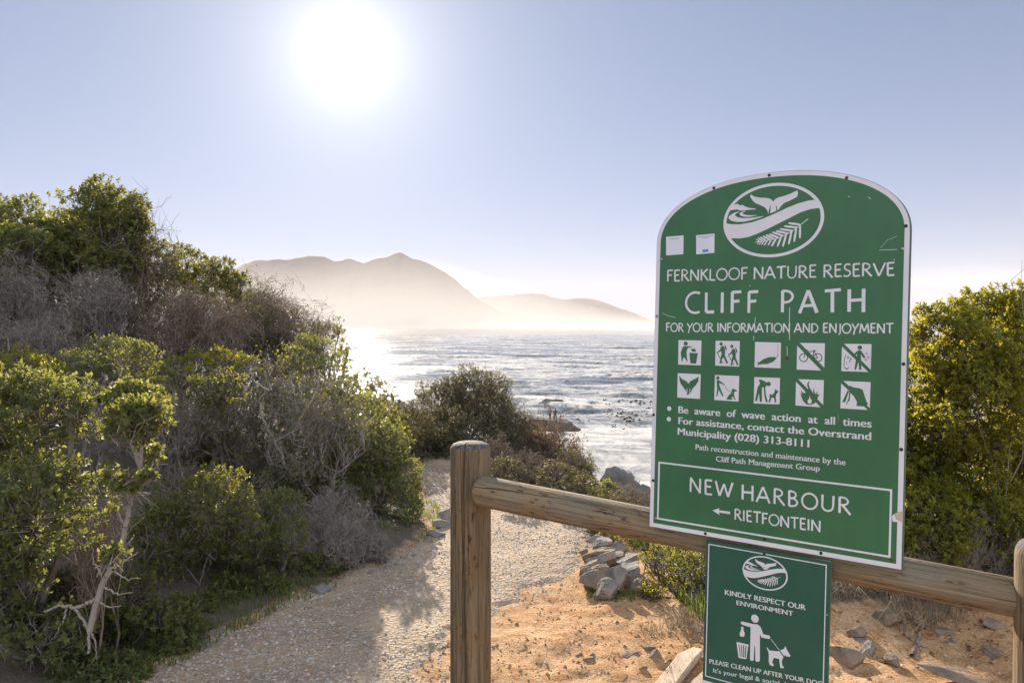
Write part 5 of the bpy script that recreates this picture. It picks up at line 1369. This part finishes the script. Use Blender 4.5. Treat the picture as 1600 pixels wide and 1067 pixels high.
def stone(px, py, w, h, label, mat='rock_pale', seed=0, group=None, Y=None, name='stone', sink=0.25, cuts=4, deep=1.0, rough=0.28):
    """a stone whose foot stands at pixel row py + h/2"""
    if Y is None:
        # march down the line of sight of its foot to the ground
        d = ray(px, py + h * 0.42); lo, hi = 2.5, 40.0
        for i in range(500):
            y = 2.5 + i * 0.03
            p = EYE + d * (y / d.y)
            if p.z < hz(p.x, p.y): Y = y; break
        else: Y = 8.0
    c = at(px, py, Y); k = Y / F_PX
    sx, sz = w * k * 0.66, h * k * 0.78
    me = stone_mesh(name, (sx, max(sx * 0.75, sz) * deep, sz), seed, 1.0, rough, cuts)
    o = link(name, me, M[mat])
    o.location = (c.x, c.y + sx * 0.4, c.z - sz * 0.12)
    o.rotation_euler = (random.Random(seed).uniform(-.25, .25), random.Random(seed + 1).uniform(-.25, .25), random.Random(seed + 2).uniform(0, 0.8))
    return tag(o, label, 'stone', group)
EG = 'stones of the dry edging wall by the path'
for i, (px, py, w, h, lab, mt) in enumerate([
    (940, 850, 34, 26, 'pale grey block at the upper end of the stone edging', 'rock_pale'),
    (968, 858, 26, 18, 'rounded pale stone tucked against the green hollow', 'rock_pale'),
    (930, 842, 22, 14, 'small flat stone topping the upper end of the edging', 'rock_pale'),
    (938, 868, 44, 14, 'thin flat slab bedded in sand among the edging stones', 'rock_tan'),
    (945, 877, 48, 22, 'long pale sunlit stone in the middle of the edging', 'rock_pale'),
    (924, 884, 28, 18, 'brown stone half sunk beside the gravel', 'rock_tan'),
    (985, 880, 40, 28, 'grey sloping stone on the outer face of the edging', 'rock_pale'),
    (943, 891, 34, 20, 'reddish brown stone in the edging', 'rock_tan'),
    (960, 872, 30, 16, 'wedge-shaped stone behind the long pale stone', 'rock_pale'),
    (920, 900, 34, 24, 'round dark stone at the lower end of the edging', 'rock_tan'),
    (963, 905, 26, 34, 'upright pale stone on the lower end of the edging', 'rock_pale'),
    (985, 900, 40, 44, 'large grey block at the outer foot of the edging', 'rock_pale'),
    (938, 912, 50, 24, 'flat-faced beige stone at the lower end of the edging', 'rock_tan'),
    (950, 925, 40, 26, 'pointed stone above the bright grass tuft', 'rock_pale'),
    (1005, 915, 34, 30, 'stone half hidden by the yellow-flowered bush', 'rock_pale'),
    (914, 862, 14, 9, 'small stone at the gravel edge above the flat slab', 'rock_tan')]):
    Yw = 1.7 * F_PX / (py + h * 0.45 - 511) * (0.985 if px < 970 else 1.0)
    stone(px, py, w * 1.0, h * 1.0, lab, mt, 300 + i, EG, Y=Yw, deep=1.1)
LG = 'stones along the shaded path edge'
for i, (px, py, w, h, lab, mt) in enumerate([
    (695, 806, 26, 18, 'pale stone on the bend, half behind the post', 'rock_pale'), (690, 822, 30, 14, 'flat dark stone on the bend of the path', 'rock_grey'),
    (680, 838, 28, 16, 'dark stone lowest on the bend beside the gravel', 'rock_grey'), (668, 846, 20, 12, 'small brown stone at the end of the bend stones', 'rock_tan'),
    (632, 874, 14, 11, 'white upright pebble standing in the path-side grass', 'rock_pale'), (646, 870, 9, 8, 'reddish pebble beside the white upright pebble', 'rock_tan'),
    (586, 897, 28, 13, 'pale pointed stone at the sunny edge of the grass', 'rock_pale'), (604, 891, 14, 10, 'small light stone touching the pale pointed stone', 'rock_pale'),
    (572, 912, 16, 7, 'flat pale pebble on the gravel edge', 'rock_pale'), (500, 926, 28, 17, 'grey shaded stone below the grey brush', 'rock_grey'),
    (440, 957, 13, 8, 'small grey pebble between two path-edge stones', 'rock_pale'), (477, 954, 18, 8, 'brown lump of earth on the path edge', 'rock_tan'),
    (620, 885, 12, 7, 'tiny white pebble in sunlit grass', 'rock_pale'), (390, 972, 14, 8, 'dusty pebble on the path edge under the domed bush', 'rock_tan'), (322, 1018, 12, 12, 'white litter-like stone at the shaded path edge', 'rock_pale')]):
    stone(px, py, w, h, lab, mt, 400 + i, LG, cuts=2)
SG = 'stones lying on the sand'
for i, (px, py, w, h, lab, mt) in enumerate([
    (1015, 1010, 22, 15, 'dark stone on the sand, upper one of a touching pair', 'rock_tan'), (1026, 1022, 24, 18, 'dark stone on the sand, lower one of a touching pair', 'rock_tan'),
    (990, 1023, 34, 8, 'low brown stone half buried in the sand beside the dark pair', 'rock_tan'), (922, 1030, 22, 11, 'brown stone alone on the sand in front of the dark pair', 'rock_tan'),
    (904, 1021, 14, 7, 'small brown stone behind the lone brown stone', 'rock_tan'), (862, 1038, 12, 7, 'small pale stone on the open sand', 'rock_pale'),
    (1005, 1044, 16, 7, 'flat reddish stone on the sand beside the plank', 'rock_tan'), (990, 987, 14, 6, 'dark flat stone on the sand behind the dark pair', 'rock_tan'),
    (1300, 1021, 16, 12, 'small round tan stone close to the small notice', 'rock_tan'),
    (1330, 1020, 60, 40, 'large reddish tilted slab stone leaning in the sand', 'rock_tan'), (1358, 1012, 28, 26, 'grey-tipped stone behind the tilted slab', 'rock_pale'),
    (1395, 965, 64, 30, 'broad tan stone in the dry grass under the rail', 'rock_tan'), (1345, 985, 36, 22, 'pinkish stone in front of the dry grass', 'rock_tan'),
    (1345, 1000, 30, 12, 'flat pink stone lying below the pinkish stone', 'rock_tan'), (1490, 1000, 20, 14, 'small white stone in the shade', 'rock_pale'),
    (1400, 1030, 26, 26, 'brown upright stone beside the dark twiggy litter', 'rock_tan'), (1560, 1020, 50, 18, 'mauve flat stone near the paler post', 'rock_tan'),
    (1480, 987, 34, 14, 'tan flat stone half in the dry grass', 'rock_tan'), (1560, 975, 50, 18, 'sunlit sandstone ledge next to the paler post', 'rock_tan'), (1515, 1062, 130, 10, 'long low ledge stone near the foot of the paler post', 'rock_tan')]):
    stone(px, py + h * 0.16, w * 0.86, h * 0.78, lab, mt, 500 + i, SG, cuts=3 if w > 25 else 2)
rp = random.Random(12)
def copies(proto, spots, group):
    for i, (x, y, z, s, a) in enumerate(spots):
        o = proto if i == 0 else proto.copy()
        if i: COL.objects.link(o)
        o.location = (x, y, z); o.scale = (s, s * rp.uniform(.7, 1.2), s * rp.uniform(.5, .9)); o.rotation_euler = (rp.uniform(-.3, .3), rp.uniform(-.3, .3), a)
def sand_spots(n, x0, x1, y0, y1):
    out = []
    while len(out) < n:
        x, y = rp.uniform(x0, x1), rp.uniform(y0, y1)
        if x > float(path_r(y)) + 0.05: out.append((x, y, hz(x, y) + 0.002, rp.uniform(0.5, 1.6), rp.uniform(0, 6.28)))
    return out
pb = link('pebble', stone_mesh('pebble', (0.011, 0.009, 0.007), 77, 1.0, 0.25, 2), M['rock_tan']); tag(pb, 'small brown pebble on the orange sand', 'pebble', 'brown pebbles on the sand')
copies(pb, sand_spots(90, -0.4, 3.0, 3.5, 5.0), None)
pw = link('pebble', stone_mesh('pebble', (0.008, 0.006, 0.003), 78, 1.0, 0.2, 2), M['shell']); tag(pw, 'white shell-like chip on the orange sand', 'pebble', 'white chips on the sand')
copies(pw, sand_spots(28, -0.4, 2.6, 3.6, 4.9), None)
for i, (px, py, w, h, seed, lab) in enumerate([(955, 757, 86, 62, 601, 'rugged grey rock outcrop on the cliff edge above the sea'), (1000, 775, 60, 50, 606, 'lower cracked shoulder of grey rock running down behind the arched board')]):
    c = at(px, py, 13.2 - i * 0.5); k = 13.2 / F_PX
    me = stone_mesh('rock_outcrop', (w * k * 0.62, w * k * 0.5, h * k * 0.85), seed, 1.0, 0.5, 5)
    o = link('rock_outcrop', me, M['rock_grey']); o.location = (c.x, c.y, c.z - h * k * 0.45); o.rotation_euler = (0, 0.32, 0.4)
    tag(o, lab, 'rock')
# gravel lying on the path and spilling over its edge: too many to count
def gravel():
    rs = np.random.RandomState(31); N = 36000
    y = 3.3 + 6.2 * rs.rand(N) ** 1.5; s = rs.rand(N) * 1.22 - 0.1
    x = path_l(y) + (path_r(y) - path_l(y)) * s
    kk = rs.rand(N) < np.clip(0.75 + 2.6 * fbm(x * 1.7, y * 1.1, 3, 66), 0.12, 1); x, y = x[kk], y[kk]; N = len(x)
    z = np.maximum(path_z(x, y), height(x, y))
    r = 0.003 + 0.009 * rs.rand(N) ** 3.2
    oc = np.array([(1, 0, 0), (0.3, .95, 0), (-.8, .5, 0), (-.75, -.6, 0), (.35, -.9, 0), (0.1, 0.05, 0.72)])
    a = rs.rand(N) * 6.28; ca, sa = np.cos(a), np.sin(a)
    jit = 1 + rs.normal(size=(N, 6, 1)) * 0.22
    P = oc[None] * jit * r[:, None, None]
    V = np.stack([P[..., 0] * ca[:, None] - P[..., 1] * sa[:, None] + x[:, None], P[..., 0] * sa[:, None] + P[..., 1] * ca[:, None] + y[:, None], P[..., 2] + z[:, None] - 0.001], -1)
    tri = np.array([(0, 1, 5), (1, 2, 5), (2, 3, 5), (3, 4, 5), (4, 0, 5)])
    Fq = ((np.arange(N) * 6)[:, None, None] + tri[None]).reshape(-1, 3)
    t = NT('gravel'); f = t.node('ShaderNodeAttribute', attribute_name='tint').outputs['Fac']
    mat = t.done(t.bsdf(t.ramp(f, [(0.0, (0.17, 0.13, 0.105)), (0.5, (0.36, 0.29, 0.23)), (0.85, (0.52, 0.45, 0.38)), (1.0, (0.56, 0.52, 0.47))]), 0.85, 0.25))
    tag(link('gravel', mesh_np('gravel', V.reshape(-1, 3), Fq, False, np.repeat(rs.rand(N), 6)), mat), 'loose gravel over the path', 'gravel', kind='stuff')
gravel()

# ------------------------------------------------------------------ planks and sticks on the sand
def plank(p0, p1, w, th, label, seed):
    rs = np.random.RandomState(seed); n = 26
    P0, P1 = Vector(p0), Vector(p1); d = (P1 - P0); L = d.length; d.normalize()
    s = d.cross(Vector((0, 0, 1))).normalized(); u = s.cross(d)
    V, Fc = [], []
    for i in range(n + 1):
        f = i / n; ww = w * (1 + 0.10 * (fbm(np.array([f * 9.0]), np.array([1.0]), 3, seed)[0])); wl_ = ww
        if f > 0.7: wl_ = ww * (1 - 0.75 * (f - 0.7) / 0.3 + 0.12 * rs.rand())      # splintered tip
        t = th * (1 - 0.4 * max(0, f - 0.75) / 0.25)
        for a, b in ((-wl_, 0), (-wl_, t * 0.85), (-wl_ * 0.85, t), (ww * 0.9, t), (ww, t * 0.8), (ww, 0)):
            q = d * (L * f) + s * a + u * b; V.append(tuple(P0 + q))
    for i in range(n):
        for k in range(6):
            Fc.append((i * 6 + k, i * 6 + (k + 1) % 6, (i + 1) * 6 + (k + 1) % 6, (i + 1) * 6 + k))
    Fc.append(tuple(range(5, -1, -1))); Fc.append(tuple(n * 6 + k for k in range(6)))
    me = bpy.data.meshes.new('plank'); me.from_pydata(V, [], Fc); me.update()
    return tag(link('plank', me, M['plank_wood']), label, 'plank', 'weathered planks on the sand')
def ground_at(px, py):
    d = ray(px, py)
    for i in range(1500):
        y = 2.0 + i * 0.01; p = EYE + d * (y / d.y)
        if p.z < hz(p.x, p.y): return p
    return EYE + d * (4.0 / d.y)
a, b = ground_at(1035, 1085), ground_at(1086, 1022)
plank((a.x, a.y, hz(a.x, a.y)), (b.x, b.y, hz(b.x, b.y) + 0.015), 0.045, 0.035, 'splintered pale plank lying on the sand near the small notice', 3)
a, b = ground_at(1085, 1080), ground_at(1130, 1040)
plank((a.x, a.y, hz(a.x, a.y) - 0.005), (b.x, b.y, hz(b.x, b.y)), 0.035, 0.03, 'short plank end showing beside the lower edge of the small notice', 4)
def stick(pts, r, label, seed):
    rs = np.random.RandomState(seed); w = Wood()
    G = [ground_at(*q) for q in pts]
    w.curve([(g.x, g.y, hz(g.x, g.y) + r) for g in G], r, r * 0.5, rs, 6, 0.003)
    V = np.concatenate(w.V); me = mesh_np('stick', V, np.concatenate(w.F), True, np.concatenate(w.T))
    tag(link('stick', me, M['twig_brown']), label, 'stick', 'sticks on the ground')
stick([(480, 968), (495, 958), (508, 948)], 0.006, 'pale thin stick at the shaded path edge', 1)
stick([(605, 1024), (640, 1030), (672, 1027)], 0.004, 'dark thin twig lying on the gravel', 2)
stick([(1425, 1028), (1435, 1000), (1440, 985)], 0.012, 'dark reddish stick among the stones under the rail', 3)
stick([(1412, 992), (1432, 1008), (1440, 1018)], 0.005, 'thin pale twig crossing the dark reddish stick', 4)
stick([(690, 1015), (700, 1010), (705, 1012)], 0.004, 'short twig on the gravel against the post', 5)

# ------------------------------------------------------------------ out on the water
def sea_rock(px0, px1, py_top, py_base, label, seed, tilt):
    k = at(px0, py_base, 1.0)
    d = ray((px0 + px1) / 2, py_base); Y = (SEA - EYE.z) / d.z * d.y
    a, b = at(px0, py_base, Y), at(px1, py_base, Y); h = at(px0, py_top, Y).z - SEA
    me = stone_mesh('sea_rock', ((b.x - a.x) * 0.60, (b.x - a.x) * 0.34, h * 1.25), seed, 1.0, 0.45, 4)
    o = link('sea_rock', me, M['rock_sea']); o.location = ((a.x + b.x) / 2, Y + (b.x - a.x) * 0.2, SEA - h * 0.08); o.rotation_euler = (0, tilt, 0.1)
    tag(o, label, 'rock', 'rocks standing in the sea')
    return o, Y
ro, RY = sea_rock(775, 938, 655, 672, 'long dark flat rock in the sea carrying two small figures', 701, 0.02)
sea_rock(828, 895, 624, 632, 'low dark reef rock in the surf beyond the two figures', 703, 0.0)
sea_rock(895, 925, 622, 626, 'thin strip of reef just showing beside the low reef rock', 705, 0.0)
def kelp():
    rs = np.random.RandomState(44); V, Fc = [], []
    spots = []
    for cx, cy, sx, sy, n in ((990, 628, 45, 5, 46), (950, 645, 20, 4, 8), (965, 647, 28, 5, 30), (985, 655, 12, 5, 22), (965, 665, 14, 5, 12), (930, 632, 30, 4, 14), (1005, 650, 20, 12, 16), (885, 656, 40, 3, 14), (900, 631, 30, 3, 8)):
        for _ in range(n): (rs.rand() < 0.6) and spots.append((rs.normal(cx, sx * 0.55), rs.normal(cy, sy * 0.6)))
    for px, py in spots:
        d = ray(px, py); Y = (SEA + 0.1 - EYE.z) / d.z * d.y; p = at(px, py, Y)
        r = rs.uniform(0.10, 0.32); n0 = len(V); m = 7
        for k in range(m):
            a = 6.28 * k / m; q = r * rs.uniform(0.5, 1.2)
            V.append((p.x + q * math.cos(a) * 1.5, p.y + q * math.sin(a), SEA + 0.06)); 
        V.append((p.x + rs.normal() * 0.1, p.y, SEA + 0.2 + r * rs.uniform(0.2, 0.9)))
        for k in range(m): Fc.append((n0 + k, n0 + (k + 1) % m, n0 + m))
    me = bpy.data.meshes.new('floating_kelp'); me.from_pydata(V, [], Fc); me.update()
    tag(link('floating_kelp', me, M['kelp']), 'brown kelp fronds breaking the surface of the sea', 'kelp', kind='stuff')
kelp()

# ------------------------------------------------------------------ the two figures on the rock
def person(px, py_foot, Y, label, pose, jacket):
    foot = at(px, py_foot, Y)
    # skeleton of a standing adult, 1.72 m: joint -> (x, y, z, radius)
    lean, wide, arm = pose
    J = {'pelvis': (0, 0, 0.94, 0.15), 'waist': (0, 0.01, 1.08, 0.135), 'chest': (0, 0.0, 1.30, 0.165), 'neck0': (0, -0.01, 1.46, 0.07), 'neck': (0, 0.0, 1.53, 0.055), 'head': (0, 0.02, 1.62, 0.098), 'crown': (0, 0.0, 1.70, 0.075)}
    E_ = [('pelvis', 'waist'), ('waist', 'chest'), ('chest', 'neck0'), ('neck0', 'neck'), ('neck', 'head'), ('head', 'crown')]
    for s, sd in ((-1, 'a'), (1, 'b')):
        J['hip' + sd] = (0.10 * s, 0, 0.88, 0.105); J['knee' + sd] = (0.11 * s * wide, -0.02, 0.48, 0.068); J['ankle' + sd] = (0.11 * s * wide, 0.02, 0.09, 0.045); J['toe' + sd] = (0.13 * s * wide, 0.19, 0.045, 0.042)
        J['shoulder' + sd] = (0.19 * s, 0, 1.41, 0.075); J['elbow' + sd] = (0.26 * s, -0.03 + arm * 0.05, 1.13, 0.052); J['wrist' + sd] = (0.24 * s, 0.04 + arm * 0.18, 0.90 + arm * 0.16, 0.034); J['hand' + sd] = (0.23 * s, 0.08 + arm * 0.2, 0.82 + arm * 0.16, 0.04)
        E_ += [('pelvis', 'hip' + sd), ('hip' + sd, 'knee' + sd), ('knee' + sd, 'ankle' + sd), ('ankle' + sd, 'toe' + sd), ('chest', 'shoulder' + sd), ('shoulder' + sd, 'elbow' + sd), ('elbow' + sd, 'wrist' + sd), ('wrist' + sd, 'hand' + sd)]
    names = list(J)
    me = bpy.data.meshes.new('body'); me.from_pydata([(x + lean * (z / 1.7) ** 2, y, z) for x, y, z, r in J.values()], [(names.index(a), names.index(b)) for a, b in E_], [])
    o = bpy.data.objects.new('body', me); COL.objects.link(o)
    sk = o.modifiers.new('skin', 'SKIN')
    for i, nme in enumerate(names):
        v = me.skin_vertices[0].data[i]; v.radius = (J[nme][3],) * 2; v.use_root = nme == 'pelvis'
    su = o.modifiers.new('sub', 'SUBSURF'); su.levels = su.render_levels = 2
    ev = bpy.data.meshes.new_from_object(o.evaluated_get(bpy.context.evaluated_depsgraph_get()))
    bpy.data.objects.remove(o); bpy.data.meshes.remove(me)
    t = thing('person', tuple(foot), label, 'person')
    ev.materials.clear()
    for m_ in ('skin', jacket, 'cloth_dark', 'hair'): ev.materials.append(M[m_])
    for p in ev.polygons:
        c = p.center; z = c.z
        hand = abs(c.x) > 0.17 and z < 1.0 and z > 0.72
        p.material_index = 3 if z < 0.11 else (0 if hand or z > 1.49 else (1 if z > 0.93 or abs(c.x) > 0.2 and z > 0.8 else 2))
        p.use_smooth = True
    b = bpy.data.objects.new('body', ev); COL.objects.link(b); b.parent = t
    bm = bmesh.new(); bmesh.ops.create_uvsphere(bm, u_segments=14, v_segments=10, radius=1.0)
    for v in bm.verts:
        v.co = Vector((v.co.x * 0.112 + lean, v.co.y * 0.118 - 0.012, 1.655 + v.co.z * (0.10 if v.co.z > 0 else 0.13 if v.co.y < 0.2 else 0.03)))
    hm = bpy.data.meshes.new('hair'); bm.to_mesh(hm); bm.free()
    hm.materials.append(M['hair']); h = bpy.data.objects.new('hair', hm); COL.objects.link(h); h.parent = t
    return t
bpy.context.view_layer.update()
def rock_top(x, y):
    hit, loc, nrm_, i = ro.ray_cast(ro.matrix_world.inverted() @ Vector((x, y, 40)), ro.matrix_world.inverted().to_3x3() @ Vector((0, 0, -1)))
    return (ro.matrix_world @ loc).z if hit else None
for px, lab, pose, jk in ((859.5, 'slimmer standing person in a grey top on the sea rock', (0.02, 0.8, 0.6), 'cloth_grey'), (867.5, 'broader standing person in dark clothes on the sea rock', (0.0, 1.4, 0.1), 'cloth_dark')):
    y0 = ro.location.y - 0.6
    x0 = at(px, 657, y0).x
    t = person(px, 657, y0, lab, pose, jk)
    z = rock_top(x0, y0)
    t.location = (x0, y0, z if z is not None else t.location.z)
# crumbs and clods over the sand: too many to count
def crumbs():
    rs = np.random.RandomState(37); N = 14000
    y = 3.3 + 2.2 * rs.rand(N) ** 1.2; x = -0.5 + 4.0 * rs.rand(N)
    k = (x > path_r(y) - 0.12) & (fbm(x * 3, y * 3, 3, 91) > -0.06); x, y = x[k], y[k]; N = len(x)
    z = height(x, y); r = 0.0025 + 0.010 * rs.rand(N) ** 4
    oc = np.array([(1, 0, 0), (0.3, .95, 0), (-.8, .5, 0), (-.75, -.6, 0), (.35, -.9, 0), (0.1, 0.05, 0.8)])
    P = oc[None] * (1 + rs.normal(size=(N, 6, 1)) * 0.25) * r[:, None, None]
    V = P + np.stack([x, y, z - 0.001], 1)[:, None, :]
    tri = np.array([(0, 1, 5), (1, 2, 5), (2, 3, 5), (3, 4, 5), (4, 0, 5)])
    Fq = ((np.arange(N) * 6)[:, None, None] + tri[None]).reshape(-1, 3)
    t = NT('sand_crumbs'); f = t.node('ShaderNodeAttribute', attribute_name='tint').outputs['Fac']
    mat = t.done(t.bsdf(t.ramp(f, [(0.0, (0.12, 0.065, 0.04)), (0.35, (0.36, 0.19, 0.09)), (0.8, (0.52, 0.33, 0.18)), (1.0, (0.62, 0.5, 0.4))]), 0.95, 0.1))
    tag(link('sand_crumbs', mesh_np('sand_crumbs', V.reshape(-1, 3), Fq, False, np.repeat(rs.rand(N), 6)), mat), 'crumbs and small clods scattered over the orange sand', 'sand', kind='stuff')
crumbs()

def leaf_litter():
    rs = np.random.RandomState(53); N = 1500
    x = 0.6 + 2.9 * rs.rand(N); y = 3.9 + 1.3 * rs.rand(N)
    k = fbm(x * 2.5, y * 2.5, 3, 95) + 0.35 * (y - 4.6) > 0.0; x, y = x[k], y[k]; N = len(x)
    C = np.stack([x, y, height(x, y) + 0.004], 1); a = rs.rand(N) * 6.28
    D = np.stack([np.cos(a), np.sin(a), 0.25 * rs.rand(N)], 1); D = unit(D); Nn = unit(np.array([[0, 0, 1.0]]) + rs.normal(size=(N, 3)) * 0.3)
    L = 0.014 + 0.022 * rs.rand(N)
    V, Fq, T = leaves_mesh(C, D, Nn, L, L * 0.5, rs, rs.rand(N))
    tag(link('leaf_litter', mesh_np('leaf_litter', V, Fq, False, T), M['leaf_dry']), 'dead leaves strewn on the sand below the hedge and rail', 'leaves', kind='stuff')
leaf_litter()
